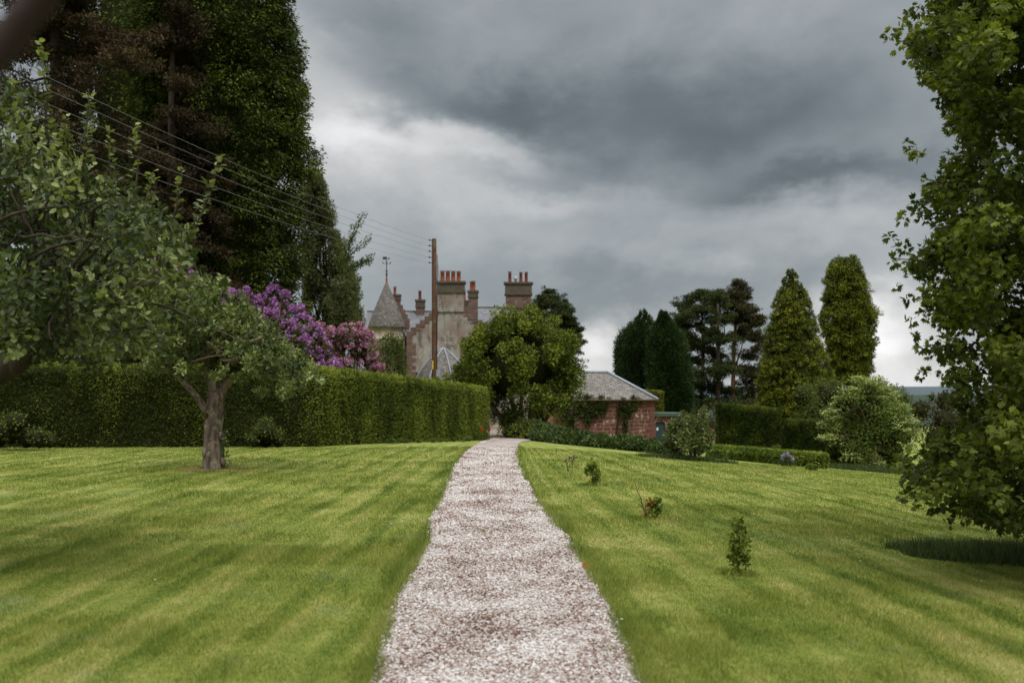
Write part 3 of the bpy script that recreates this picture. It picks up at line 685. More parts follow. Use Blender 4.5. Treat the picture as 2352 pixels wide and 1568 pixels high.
def chimney(px0, px1, pt, pb, D, dep, pots, cap=True, name='chimney', m_=None, col=(0,), bandh=None):
    x0, x1, z1, z0 = X_(px0, D), X_(px1, D), Z_(pt, D), Z_(pb, D); wd = x1 - x0
    m = M(); box(m, x0, x1, D - .12, D - .12 + dep, z0, z1 - .05); c_ = m.build(name, m_ or mSAND, house)
    k = M(); e = .055 * wd + .05; bh = bandh if bandh else wd * .42
    box(k, x0 - e, x1 + e, D - .12 - e, D - .12 + dep + e, z1 - .16, z1)
    box(k, x0 - e * .35, x1 + e * .35, D - .12 - e * .35, D - .12 + dep + e * .35, z1 - bh, z1 - .162)
    box(k, x0 - e * .7, x1 + e * .7, D - .12 - e * .7, D - .12 + dep + e * .7, z1 - bh - .10, z1 - bh - .002)
    k.build('chimney_cap', mCAP, c_)
    for (ppx, pyt, w_, kind) in pots:
        p = M(); x = X_(ppx, D); y = D - .12 + dep / 2; r = w_ / 2 / F * D; zt = Z_(pyt, D)
        if kind == 'cowl':
            lathe(p, (x, y), [(r * .5, z1), (r * .5, z1 + (zt - z1) * .45), (r * .95, z1 + (zt - z1) * .55), (r * .95, z1 + (zt - z1) * .8), (r * .6, zt), (0.01, zt)], 12); p.build('chimney_cowl', mSTEEL, c_)
        else:
            h = zt - z1; lathe(p, (x, y), [(r * 1.12, z1), (r * 1.05, z1 + h * .12), (r * .92, z1 + h * .8), (r * 1.1, z1 + h * .82), (r * 1.1, z1 + h * .9), (r * .7, z1 + h * .9), (r * .7, z1 + h * .84)], 14, 0)
            pr = p.build('chimney_pot', mPOT2 if kind == 'red' else mPOT, c_)
            q = M(); lathe(q, (x, y), [(r * .5, z1 + h * .9), (r * .5, z1 + h * .93), (r * 1.25, z1 + h * .96), (r * 1.25, z1 + h), (.01, z1 + h)], 12); q.build('pot_cowl', mMETAL, c_)
    return c_
chimney(1006, 1065, 646, 716, Dh, .95, [(1015.5, 621, 9.5, ''), (1028, 621, 9.5, ''), (1040.5, 621.5, 9.5, ''), (1053, 622, 9.5, '')], m_=mHARL, bandh=.82)
chimney(1076, 1097, 667, 740, 83.0, .75, [(1082, 646, 6.5, ''), (1087.5, 645, 8.5, '')], bandh=.5)
chimney(1064.5, 1075, 689.5, 735, 86.0, .6, [(1066.5, 666, 6, '')], bandh=.3)
chimney(955.5, 974.5, 688, 742, 88.0, .65, [(964, 667, 7, 'red')], bandh=.6)
chimney(904, 919, 676, 704, 86.4, .55, [(906.5, 658, 6.5, '')], bandh=.4)
# right gable with its stack
Dg = 84.0; gx0, gx1 = X_(1100, Dg), X_(1292, Dg); zsh = Z_(706, Dg); zev = Z_(775, Dg); hb = hz
m = M(); prism(m, [(gx0, hb), (gx0, zev), (X_(1163, Dg), zsh), (X_(1219, Dg), zsh), (gx1, zev), (gx1, hb)], Dg, Dg + .6); rg = m.build('gable_wall', mHARL, house)
for (xa, za, xb, zb) in ((gx0 - .1, zev - .1, X_(1163, Dg), zsh), (X_(1219, Dg), zsh, gx1 + .1, zev - .1)):
    dxn, dzn = zb - za, -(xb - xa); L_ = math.hypot(dxn, dzn); nx_, nz_ = -dxn / L_ * .18, -dzn / L_ * .18
    m = M(); m.add([(xa, Dg - .06, za - .02), (xb, Dg - .06, zb - .02), (xb + nx_, Dg - .06, zb + nz_), (xa + nx_, Dg - .06, za + nz_), (xa, Dg + .7, za - .02), (xb, Dg + .7, zb - .02), (xb + nx_, Dg + .7, zb + nz_), (xa + nx_, Dg + .7, za + nz_)],
          [(0, 1, 2, 3), (7, 6, 5, 4), (0, 4, 5, 1), (3, 2, 6, 7), (0, 3, 7, 4), (1, 5, 6, 2)]); m.build('coping', mSAND, rg)
m = M(); V = []
for (xe, sgn) in ((gx0 + .2, -1), (gx1 - .2, 1)):
    xc2 = X_(1191, Dg); zr2 = Z_(692, Dg)
    m.add([(xe, Dg + .62, zev), (xe, Dg + 11, zev), (xc2, Dg + 11, zr2), (xc2, Dg + .62, zr2), (xe, Dg + .62, zev - .15), (xe, Dg + 11, zev - .15), (xc2, Dg + 11, zr2 - .15), (xc2, Dg + .62, zr2 - .15)],
          [(0, 1, 2, 3), (7, 6, 5, 4), (0, 4, 5, 1), (2, 6, 7, 3), (0, 3, 7, 4), (1, 5, 6, 2)])
o = m.build('gable_roof', mSLATEB, house); uvbox(o, lambda co, pl: (co.y, co.x * 1.25))
m = M(); box(m, gx0 + .3, gx1 - .3, Dg + .61, Dg + 11, hb, zev - .2); m.build('side_wall', mHARL, house)
chimney(1161.5, 1220, 648, 707, Dg, .95, [(1171, 623, 7.5, 'red'), (1184.5, 634, 9, 'cowl'), (1196.5, 624, 7.5, 'red'), (1208.8, 623.5, 7.5, 'red')], bandh=.98)
# cross ranges behind
roofslab('cross_roof', X_(1060, 90), X_(1160, 88), 86.5, 90, Z_(707, 90), Z_(745, 86.5), mSLATEB)
m = M(); box(m, X_(1060, 90), X_(1160, 88), 89.96, 90.14, Z_(707, 90) - .1, Z_(707, 90) + .10); m.build('ridge', mCAP, house)
m = M(); box(m, X_(1060, 90), X_(1160, 88), 86.8, 93, hb, Z_(746, 86.5)); m.build('range_wall', mHARL, house)
roofslab('cross_roof', X_(843, 88.5), X_(996, 88.5), 85.2, 88.5, Z_(716, 88.5), Z_(762, 85.2), mSLATEB)
m = M(); box(m, X_(843, 88.5), X_(996, 88.5), 88.46, 88.64, Z_(716, 88.5) - .1, Z_(716, 88.5) + .10); m.build('ridge', mCAP, house)
m = M(); box(m, X_(847, 88.5), X_(992, 88.5), 85.5, 92, hb, Z_(763, 85.2)); m.build('range_wall', mHARL, house)
roofslab('lower_roof', X_(935, 83), X_(975, 83), 81.2, 85, Z_(735, 85), Z_(768, 81.2), mSLATEB)
# stepped gable behind the tower
Dk = 86.0; xa, xb, xs0, xs1 = X_(868, Dk), X_(946, Dk), X_(903, Dk), X_(919, Dk); z_e, z_s = Z_(752, Dk), Z_(700, Dk)
poly = [(xa, hb), (xa, z_e)] + steps(xa + .02, z_e, xs0, z_s, 5)[1:] + [(xs1, z_s)] + steps(xb - .02, z_e, xs1, z_s, 5)[1:][::-1] + [(xb, z_e), (xb, hb)]
m = M(); prism(m, poly, Dk, Dk + .5); m.build('gable_wall', mSAND, house)
m = M(); prism(m, [(X_(930, 82.5), hb), (X_(930, 82.5), Z_(752, 82.5)), (X_(933, 82.5), Z_(748, 82.5)), (X_(933, 82.5), Z_(735, 82.5)), (X_(939, 82.5), Z_(735, 82.5)), (X_(939, 82.5), hb)], 82.3, 83.2); m.build('buttress', mSAND, house)
# windows that the evergreen mostly hides
for (px, py) in ((1075, 800), (965, 880)):
    m = M(); x, z = X_(px), Z_(py); box(m, x - .5, x + .5, Dh - .012, Dh + .05, z - .8, z + .8); wo = m.build('window', mGLASS, house)
    m = M()
    for (a_, b_, c_, d_) in ((-.62, -.5, -.9, .92), (.5, .62, -.9, .92), (-.5, .5, .8, .92), (-.5, .5, -.92, -.8)): box(m, x + a_, x + b_, Dh - .05, Dh + .04, z + c_, z + d_)
    m.build('window_frame', mSAND, wo)
    m = M(); box(m, x - .5, x + .5, Dh - .035, Dh - .015, z - .03, z + .03); box(m, x - .025, x + .025, Dh - .04, Dh - .016, z - .8, z + .8); m.build('glazing_bar', mWHITE, wo)
# round tower
Dt = 82.0; tx = X_(888, Dt); rw = 38.5 / F * Dt
m = M(); zt_ = Z_(753, Dt); lathe(m, (tx, Dt), [(rw, hb), (rw, Z_(782, Dt)), (rw + .05, Z_(780, Dt)), (rw + .05, Z_(778, Dt)), (rw, Z_(777, Dt)), (rw, zt_ - .12), (rw + .10, zt_ - .08), (rw + .10, zt_ + .02)], 40)
tw = m.build('tower', mTOWER, house)
m = M(); ap = Z_(646, Dt); rr_ = 42.0 / F * Dt
prof = [(rr_ + .03, zt_ - .02), (rr_ + .03, zt_ + .05)] + [(rr_ * (1 - i / 12) * (1 + .06 * math.sin(math.pi * i / 12)) + .04, zt_ + .05 + (ap - zt_ - .05) * (i / 12)) for i in range(1, 13)]
lathe(m, (tx, Dt), prof, 40); o = m.build('tower_roof', mSLATE, tw)
uvbox(o, lambda co, pl: (math.atan2(co.y - (Dt - Dh), co.x - (tx - X_(1060))) * rr_ * .8, co.z * 1.06))
m = M(); lathe(m, (tx, Dt), [(.17, ap - .75), (.10, ap - .1), (.05, ap + .12), (.12, ap + .2), (.04, ap + .3)], 14); m.build('roof_tip', mPOT, tw)
m = M(); lathe(m, (tx, Dt), [(.05, ap + .2), (.05, ap + .5), (.12, ap + .56), (.05, ap + .64), (.09, ap + .85), (.04, ap + .95), (.028, ap + 1.9), (.02, ap + 2.0)], 10)
for a_ in (0, math.pi / 2):
    dx_, dy_ = math.cos(a_) * .30, math.sin(a_) * .30; zc = Z_(606, Dt)
    tube(m, [(tx - dx_, Dt - dy_, zc), (tx + dx_, Dt + dy_, zc)], .014, 5)
    for s_ in (-1, 1): box(m, tx + s_ * dx_ - .05, tx + s_ * dx_ + .05, Dt + s_ * dy_ - .01, Dt + s_ * dy_ + .01, zc + .03, zc + .14)
zf = Z_(594, Dt); tube(m, [(tx - .3, Dt, zf), (tx + .25, Dt, zf)], .016, 5); box(m, tx - .32, tx - .02, Dt - .012, Dt + .012, zf - .08, zf + .16); box(m, tx + .12, tx + .26, Dt - .013, Dt + .013, zf - .05, zf + .07)
tube(m, [(tx, Dt, ap + 1.9), (tx, Dt, Z_(588, Dt))], .014, 5); m.build('weather_vane', mMETAL, tw)

# small domed summerhouse of slate in front of the gable
Ds = 58.0; sx = X_(1018.5, Ds); sb = g(sx, Ds)
sh = thing('domed_outbuilding', (sx, Ds, sb), 'small eight sided outbuilding with curved slate roof and lead ribs by the pole', 'outbuilding')
kx = Ds / F; apx = Z_(800, Ds); prof = [(72 * kx, Z_(892, Ds)), (69 * kx, Z_(880, Ds)), (62.5 * kx, Z_(866, Ds)), (55 * kx, Z_(853, Ds)), (45 * kx, Z_(839, Ds)), (33 * kx, Z_(825, Ds)), (19 * kx, Z_(812, Ds)), (8 * kx, Z_(803, Ds)), (.02, apx)]
m = M(); lathe(m, (sx, Ds), prof, 8, sm=False, rot=R(20)); o = m.build('dome_roof', mSLATEL, sh)
uvbox(o, lambda co, pl: (math.atan2(co.y, co.x) * 1.4, co.z * 1.4 - math.hypot(co.x, co.y) * .45))
for k in range(8):
    a_ = R(20) + k * math.pi / 4; m = M(); tube(m, [(sx + math.cos(a_) * (r + .01), Ds + math.sin(a_) * (r + .01), z + .015) for r, z in prof], .042, 6); m.build('lead_rib', mLEAD, o)
m = M(); lathe(m, (sx, Ds), [(66 * kx, sb - .1), (66 * kx, Z_(893, Ds))], 8, sm=False, rot=R(20)); m.build('wall', mSAND, sh)

# ------------------------------------------------------------------ red stone outbuilding
Do = 60.0; bx0, bx1 = X_(1252, Do), X_(1503, Do); bz = Z_(917, Do); bb = g(bx1, Do) - .5; bd = 5.2
ob = thing('stone_outbuilding', ((bx0 + bx1) / 2, Do, g((bx0 + bx1) / 2, Do)), 'low red stone outbuilding with hipped slate roof and creepers', 'outbuilding')
xs_ = X_(1300, Do)
m = M(); box(m, xs_, bx1, Do, Do + bd, bb, bz - .02, 0); box(m, bx0, xs_ - .002, Do - .02, Do + bd, bb, bz - .02, 1); m.build('wall', [mRUBBLE, mYSAND], ob)
m = M(); q = bb
while q < bz - .3:
    hq = random.uniform(.26, .36); l = random.choice((.3, .5)); box(m, bx1 - l, bx1 + .02, Do - .03, Do + .35, q, q + hq - .02); q += hq
m.build('corner_stones', plain('red_quoin', (.125, .052, .042), .5, 3, .9, .5, .03), ob)
e = .18; rx0, rx1, ry0, ry1 = bx0 - e, bx1 + e, Do - e, Do + bd + e; rzz = Z_(855, Do + 2.6); ry = Do + bd / 2; ra, rb = rx0 + 2.3, rx1 - 2.75
V = [(rx0, ry0, bz), (rx1, ry0, bz), (rx1, ry1, bz), (rx0, ry1, bz), (ra, ry, rzz), (rb, ry, rzz)]
m = M(); m.add(V, [(0, 1, 5, 4), (1, 2, 5), (2, 3, 4, 5), (3, 0, 4), (3, 2, 1, 0)]); o = m.build('hipped_roof', mSLATEL, ob)
def ruv(co, pl):
    n_ = pl.normal; return (co.x, co.y * 1.25) if abs(n_.y) > abs(n_.x) else (co.y, co.x * 1.2)
uvbox(o, ruv)
m = M()
for a_, b_ in ((V[0], V[4]), (V[1], V[5]), (V[2], V[5]), (V[3], V[4]), (V[4], V[5])):
    tube(m, [Vector(a_) + Vector((0, 0, .03)), Vector(b_) + Vector((0, 0, .03))], .085, 6)
m.build('lead_hip', mLEAD, o)
m = M(); tube(m, [(rx0, ry0 - .06, bz - .04), (rx1, ry0 - .06, bz - .04)], .065, 7); gt = m.build('gutter', mPIPE, ob)
m = M(); xd = X_(1418, Do); tube(m, [(xd, ry0 - .05, bz - .05), (xd, Do - .07, bz - .3), (xd, Do - .07, bb + .2)], .055, 7)
for z in (bz - .9, bz - 1.9): box(m, xd - .09, xd + .09, Do - .12, Do - .005, z, z + .05)
m.build('downpipe', mPIPE, ob)
m = M(); box(m, X_(1290, Do), X_(1304, Do), Do - .035, Do - .021, bz - 1.05, bz - .62); m.build('slit_window', mGLASS, ob)
# flat roofed porch with the door
ax0, ax1 = bx1 + .003, X_(1560, Do); az_ = Z_(956, Do); dx0, dx1 = X_(1508, Do), X_(1529, Do)
an = thing('door_lean_to', ((ax0 + ax1) / 2, Do + .3, g(ax1, Do)), 'flat roofed red stone lean to with dark green door', 'outbuilding')
dz1 = Z_(969, Do); m = M()
box(m, ax0, dx0, Do + .3, Do + 2.5, bb, az_); box(m, dx1, ax1, Do + .3, Do + 2.5, bb, az_); box(m, dx0 + .001, dx1 - .001, Do + .3, Do + 2.5, dz1, az_); m.build('wall', mRUBBLE, an)
m = M(); box(m, ax0, ax1 + .2, Do + .12, Do + 2.6, az_ + .002, az_ + .20); m.build('flat_roof', mFASC, an)
m = M(); box(m, dx0 + .03, dx1 - .03, Do + .42, Do + .47, bb + .2, dz1 - .03)
dr_ = m.build('door', mDOOR, an); nb = 5
for k in range(nb):
    pass
m = M()
for k in range(1, 6):
    x = dx0 + (dx1 - dx0) * k / 6; box(m, x - .008, x + .008, Do + .412, Do + .419, bb + .3, dz1 - .05)
m.build('door_boards', mMETAL, dr_)
m = M(); box(m, dx0 - .0, dx0 + .03, Do + .38, Do + .5, bb + .2, dz1); box(m, dx1 - .03, dx1, Do + .38, Do + .5, bb + .2, dz1); box(m, dx0 + .03, dx1 - .03, Do + .38, Do + .5, dz1 - .03, dz1); m.build('door_frame', mMETAL, an)
m = M(); box(m, dx0 + .05, dx0 + .17, Do + .40, Do + .411, dz1 - .52, dz1 - .34); m.build('notice', mWHITE, dr_)
# garden wall beyond
x0, x1 = X_(1555, 61), X_(1662, 61); m = M(); V = []
top = [(x0, Z_(985, 61)), (X_(1640, 61), Z_(985, 61)), (X_(1648, 61), Z_(999, 61)), (x1, Z_(1008, 61))]
prism(m, [(x0, g(x0, 61) - .5)] + top + [(x1, g(x1, 61) - .5)], 61, 61.5); m.build('garden_wall', mRUBBLE, origin=(x0, 61, g(x0, 61)), label='low red stone garden wall behind the camellia', cat='wall')
# kerb and low wall under the evergreen, at the back of the yard
m = M(); box(m, -3.0, 1.2, 66, 66.35, g(0, 66) - .2, g(0, 66) + .22); m.build('stone_kerb', mKERB, origin=(-3, 66, g(0, 66)), label='low pale stone kerb at the back of the gravel yard', cat='kerb')

# creepers on the outbuilding
def creeper(name, blobs, label, D=Do - .1):
    m = M(); cl = []
    for (px, py, r) in blobs: 
        for _ in range(5):
            p = P(px + random.gauss(0, r * .45), py + random.gauss(0, r * .45), D - random.uniform(0, .18)); cl.append((*p, r / F * D * .5))
    crown(m, cl, 55, .11, .09, DIAM, up=0, sq=(1, .45, 1)); root = thing(name, (P(*blobs[0][:2], D).x, D, g(P(*blobs[0][:2], D).x, D)), label, 'climbing plant', 'creepers on the outbuilding wall')
    m.build('foliage', lIVY, root); s = M()
    for (px, py, r) in blobs[:6]: limb(s, P(blobs[0][0], 1012, D + .06), P(px, py, D + .05), .025, .01, .06, 5)
    s.build('stem', bDARK, root)
creeper('creeper', [(1298, 945, 14), (1305, 925, 12), (1312, 960, 13), (1310, 975, 11), (1325, 935, 15), (1340, 925, 14), (1355, 930, 14), (1370, 925, 14), (1385, 928, 13), (1360, 950, 14), (1372, 942, 12), (1350, 968, 8), (1320, 985, 8), (1398, 922, 9), (1390, 940, 8), (1290, 965, 8), (1333, 948, 10), (1350, 915, 9), (1380, 912, 8), (1335, 908, 8)], 'wide dark creeper hanging below the gutter left of the drainpipe')
creeper('creeper', [(1440, 935, 12), (1450, 925, 12), (1430, 945, 11), (1460, 932, 10), (1440, 955, 9), (1437, 970, 7), (1435, 985, 5), (1436, 922, 9), (1465, 920, 7), (1456, 912, 6)], 'narrow creeper growing up the wall right of the drainpipe')

# ------------------------------------------------------------------ pole and wires
Dp = 50.0; pb_ = (X_(998.5, Dp), Dp, g(X_(998.5, Dp), Dp)); ptz = Z_(548, Dp)
pole = thing('telegraph_pole', pb_, 'tall brown wooden telegraph pole standing behind the hedge', 'pole')
m = M(); tube(m, [(pb_[0], Dp, pb_[2] - .3), (pb_[0] - .01, Dp, 3), (X_(997, Dp), Dp, ptz - .06), (X_(997, Dp), Dp, ptz)], [.145, .135, .118, .09], 14); m.build('shaft', mWOODP, pole)
wires = []
for i, py in enumerate((552, 565, 577.5, 591.5, 604)):
    z = Z_(py, Dp); m = M(); x = X_(997, Dp); tube(m, [(x - .1, Dp - .02, z), (x - .22, Dp - .04, z)], .018, 6); lathe(m, (x - .23, Dp - .04), [(.03, z - .03), (.04, z), (.03, z + .06)], 8); m.build('insulator', mMETAL, pole); wires.append((x - .25, Dp - .04, z))
m = M(); x = X_(1003.5, Dp); tube(m, [(x + .02, Dp - .05, Z_(585, Dp)), (x + .03, Dp - .06, Z_(640, Dp)), (x, Dp - .06, Z_(860, Dp))], .022, 6); m.build('service_cable', mMETAL, pole)
m = M(); box(m, x - .02, x + .16, Dp - .12, Dp + .05, Z_(868, Dp), Z_(848, Dp)); m.build('junction_box', mLEAD, pole)
m = M(); x = X_(993.2, Dp); box(m, x, x + .06, Dp - .155, Dp - .12, Z_(848, Dp), Z_(828, Dp)); m.build('yellow_tag', mYEL, pole)
ends = [(-17.2, 0, 10.55), (-17.2, 0, 10.25), (-17.2, 0, 9.85), (-17.2, 0, 9.35), (-17.2, 0, 8.75)]
nm = ['topmost', 'second', 'middle', 'fourth', 'lowest']
for i in range(5):
    a_, b_ = Vector(wires[i]), Vector(ends[i]); pts = [a_.lerp(b_, k / 30) - Vector((0, 0, 4 * .85 * (k / 30) * (1 - k / 30))) for k in range(31)]
    m = M(); tube(m, pts, .0052, 5); m.build('overhead_wire', plain('wire_grey', (.20, .20, .20), .1, 3, .6) if i == 0 else bpy.data.materials['wire_grey'], origin=a_, label=f'{nm[i]} of five thin wires running from the pole over the hedge', cat='wire', group='wires strung from the pole')
m = M(); pts = [P(1004, 590, 50).lerp(P(1032, 806, 57.5), k / 12) - Vector((0, 0, .5 * 4 * (k / 12) * (1 - k / 12))) for k in range(13)]; tube(m, pts, .010, 5); m.build('drop_wire', bpy.data.materials['wire_grey'], origin=pts[0], label='thin service wire dropping from the pole to the domed roof', cat='wire')

# ------------------------------------------------------------------ hedges and topiary
hA, hB, hC = (-22, 26.3), (-5.6, 28.6), (-.92, 42.2)
shape_hedge('tall_hedge', [hA, hB, hC], 1.7, lambda s: 2.32 - .12 * s, 150000, .060, .034, lHEDGE, 'long tall clipped green hedge running to the edge of the gravel path', tuft=.04, tone=lambda p: -.34 * (1 - smooth(p[:, 0] + 2.5 * (nz(p, .35, 3) - .5), -7.5, -4.2)) + .22 * (nz(p * np.array([1, 1, .1]), .7, 8) - .5))  # tone darkens the left leaves in place of shade from the trees
bl = [gp(1620, 1050), gp(1700, 1058), gp(1790, 1067), gp(1878, 1075)]
shape_hedge('low_box_hedge', [(p.x, p.y) for p in bl], .8, .40, 16000, .06, .045, lBOX, 'knee high clipped bright green hedge edging the right lawn', lump=.03, tuft=.02, end_round=.2)
p0 = gp(1652, 1044); p0 = Vector((X_(1657, 49), 49, 0)); p1 = Vector((X_(1798, 49), 49.0, 0)); ht = Z_(935, 49) - g((p0.x + p1.x) / 2, 49)
shape_hedge('topiary_block', [(p0.x, p0.y), (p1.x, p1.y)], 1.6, ht, 30000, .075, .04, lYEWH, 'large squared block of clipped dark yew behind the low hedge', cat='topiary', end_round=.5, lump=.06, streak=False)
q0 = Vector((X_(1796, 49.3), 49.3, 0)); q1 = Vector((X_(1985, 44), 44, 0))
shape_hedge('yew_hedge', [(q0.x, q0.y), (q1.x, q1.y)], 1.2, lambda s: 2.0 + .1 * s, 26000, .075, .04, lYEWH, 'waist high dark yew hedge running right from the squared topiary', lump=.06, streak=False)
tp = (X_(1503, 66), 66); shape_hedge('topiary_column', [(tp[0] - .62, 66), (tp[0] + .62, 66)], 1.2, Z_(899, 66) - g(*tp), 9000, .09, .05, leafmat('golden_yew_leaf', (.040, .050, .008), (.09, .105, .016), (.17, .18, .03), .15), 'rounded golden yew column behind the outbuilding roof corner', cat='topiary', end_round=.6, lump=.08, streak=False)
tp = (X_(1812, 56), 56); shape_hedge('clipped_bush', [(tp[0] - .5, 56), (tp[0] + .6, 56)], 1.0, Z_(984, 56) - g(*tp), 5000, .08, .05, lYEWH, 'small rounded clipped bush between topiary block and golden conifer', cat='topiary', end_round=.6, streak=False)

# ------------------------------------------------------------------ trees
# apple tree on the lawn
b = gp(491, 1079); D = b.y
ap_ = thing('apple_tree', b, 'gnarled apple tree with cracked bark standing on the left lawn', 'apple tree')
m = M(); kx = D / F
def pw(px, py, dd=0): return P(px, py, D + dd)
tube(m, [b + Vector((0, 0, -.1)), b + Vector((0, 0, .05)), pw(491, 1040), pw(489, 1000), pw(492, 960, .02), pw(494, 925), pw(495, 900)], [.25, .205, .18, .175, .17, .165, .15], 18, wob=.14)
la = [pw(484, 960), pw(468, 935, -.1), pw(446, 905, -.2), pw(420, 875, -.3), pw(395, 850, -.3), pw(370, 835, -.5), pw(345, 815, -.6)]; tube(m, la, [.10, .075, .065, .06, .055, .045, .03], 10, wob=.12)
tube(m, [pw(496, 915), pw(490, 880, .1), pw(478, 850, .2), pw(472, 800, .4), pw(480, 740, .4)], [.13, .11, .09, .06, .03], 9, wob=.12)
tube(m, [pw(500, 920), pw(512, 895, .1), pw(530, 870, .1), pw(545, 845, .3), pw(580, 810, .5), pw(620, 780, .5)], [.13, .10, .08, .07, .05, .025], 9, wob=.12)
tube(m, [pw(540, 860, .1), pw(600, 855, -.2), pw(660, 860, -.3), pw(700, 868, -.3)], [.05, .04, .03, .015], 7, wob=.1)
for k in range(26): limb(m, pw(random.uniform(400, 580), random.uniform(800, 850), random.uniform(-.4, .4)), pw(random.uniform(350, 700), random.uniform(680, 850), random.uniform(-1, 1)), .025, .008, .2, 5)
# burrs
for (px, py, r) in ((470, 1040, .06), (508, 1000, .05), (474, 985, .05), (512, 1060, .05), (489, 1065, .06)): core(m, pw(px, py, -.12), (r, r, r * 1.6), 0, 3, .3, 5)
m.build('trunk', bAPPLE, ap_)
cl = [(385, 705, 45), (430, 690, 46), (470, 675, 40), (500, 672, 32), (535, 706, 34), (572, 742, 36), (612, 775, 34), (650, 805, 32), (682, 828, 30), (430, 740, 55), (490, 730, 55), (535, 768, 48), (585, 800, 44), (640, 820, 45), (690, 850, 32), (718, 868, 20), (460, 790, 50), (520, 810, 50), (570, 830, 48), (620, 860, 38), (665, 885, 28), (400, 790, 55), (370, 760, 50), (355, 820, 40), (410, 840, 35), (555, 870, 30), (505, 850, 30), (700, 885, 16), (650, 905, 14), (600, 900, 16), (390, 665, 36), (430, 655, 25), (470, 648, 20), (510, 645, 16), (735, 872, 10), (560, 712, 14), (605, 748, 14), (650, 780, 12)]
cc = []
for rr in (.62, .5, .42, .5, .42, .35, .35): cc += pxc([(a + random.gauss(0, r * .34), b_ + random.gauss(0, r * .32), r * rr) for a, b_, r in cl], D, 1.2)
m = M(); crown(m, cc, 58, .088, .060, OVAL, up=.25, hollow=.5, vspread=.7); m.build('crown', lAPPLE, ap_)
s_ = M()
for k in range(9): q = b + Vector((.22 + random.uniform(-.03, .05), -.1, .12 + .07 * k)); crown(s_, [(*q, .08)], 16, .05, .035, OVAL)
core(s_, b + Vector((.2, -.08, .4)), (.03, .03, .36), 0, 2, .2, 6); s_.build('side_shoots', lAPPLE, ap_)
m = M(); n = 4000; a_ = rng.random(n) * 6.283; r_ = .27 + .34 * rng.random(n) ** 1.6; blades(m, b.x + np.cos(a_) * r_ * 1.2, b.y + np.sin(a_) * r_, rng.uniform(.02, .06, n), .012, .9, .9)
m.build('dry_grass', plain('straw', (.30, .20, .10), .3, 9), kind='stuff', label='dry straw coloured grass round the foot of the apple tree', cat='grass')

# near apple tree on the left
D = 8.4; bxn = X_(-190, D); nt_ = thing('apple_tree', (bxn, D, g(bxn, D)), 'large apple tree reaching in from the left edge with upright leafy shoots', 'apple tree')
m = M(); tube(m, [(bxn, D, -.1), (bxn + .02, D, .5), (bxn + .1, D, 1.2), (bxn + .25, D, 1.7)], [.22, .18, .16, .15], 12, wob=.1)
for (px, py, dd, r) in ((60, 835, -.3, .11), (80, 700, .3, .09), (120, 600, -.6, .08), (-60, 480, 0, .1), (260, 760, .5, .06)):
    limb(m, (bxn + .22, D, 1.62), P(px, py, D + dd), r, r * .4, .12, 9, 8)
tube(m, [P(-60, 880, D - .2), P(0, 856, D - .25), P(45, 835, D - .3), P(90, 795, D - .3), P(140, 740, D - .3)], [.12, .10, .08, .06, .04], 9, wob=.12)
for k in range(60):
    a_ = P(random.uniform(-40, 260), random.uniform(480, 790), D + random.uniform(-.8, .8)); b_ = a_ + Vector((random.uniform(-.2, .8), random.uniform(-.5, .5), random.uniform(-.2, .7))); limb(m, a_, b_, .016, .005, .2, 5)
sh_ = [((110, 330), (96, 96), -.4), ((40, 300), (30, 185), 0), ((190, 420), (206, 215), -.3), ((260, 480), (250, 300), .2), ((300, 500), (313, 288), -.1), ((330, 520), (350, 400), .3), ((390, 560), (415, 388), 0), ((430, 560), (508, 355), -.2), ((-30, 300), (-40, 120), 0), ((160, 400), (150, 270), .2), ((410, 600), (470, 480), .4), ((60, 420), (70, 230), .5)]
for (a, b_, dd) in sh_: limb(m, P(*a, D + dd), P(*b_, D + dd), .012, .004, .06, 5)
m.build('trunk', bDARK, nt_)
cl = [(20, 290, 75), (90, 330, 70), (0, 400, 100), (100, 430, 100), (180, 400, 55), (200, 470, 85), (270, 440, 45), (290, 520, 75), (350, 490, 45), (365, 550, 65), (420, 560, 42), (430, 600, 40), (60, 540, 110), (170, 570, 100), (270, 600, 90), (370, 630, 70), (430, 650, 40), (40, 660, 110), (150, 690, 100), (260, 700, 90), (360, 700, 65), (440, 690, 40), (20, 770, 70), (110, 770, 75), (200, 770, 65), (290, 770, 60), (370, 760, 45), (440, 740, 30), (250, 805, 30), (150, 820, 25), (330, 800, 25), (60, 810, 30), (-100, 350, 120), (-120, 520, 140), (-100, 700, 130), (-260, 420, 140), (-280, 600, 140), (-200, 250, 110), (490, 690, 24), (400, 660, 40), (20, 215, 40), (60, 245, 45)]
cc = pxc(cl, D, 1.2) + pxc([(a + random.uniform(-25, 25), b_ + random.uniform(-20, 20), r * .75) for a, b_, r in cl], D + .1, 1.4) + pxc([(a * .95 + random.uniform(-30, 20), b_ + random.uniform(-10, 15), r * .8) for a, b_, r in cl if b_ > 420], D + 1.9, 1.0) + pxc([(random.uniform(-150, 330), random.uniform(640, 800), random.uniform(50, 80)) for _ in range(34)], D + .6, 1.6)
m = M(); cc = [(x, y, z, r * .8) for x, y, z, r in cc]; crown(m, cc, 92, .070, .046, OVAL, up=.15, nup=.8, vspread=.7, vgam=1.15)
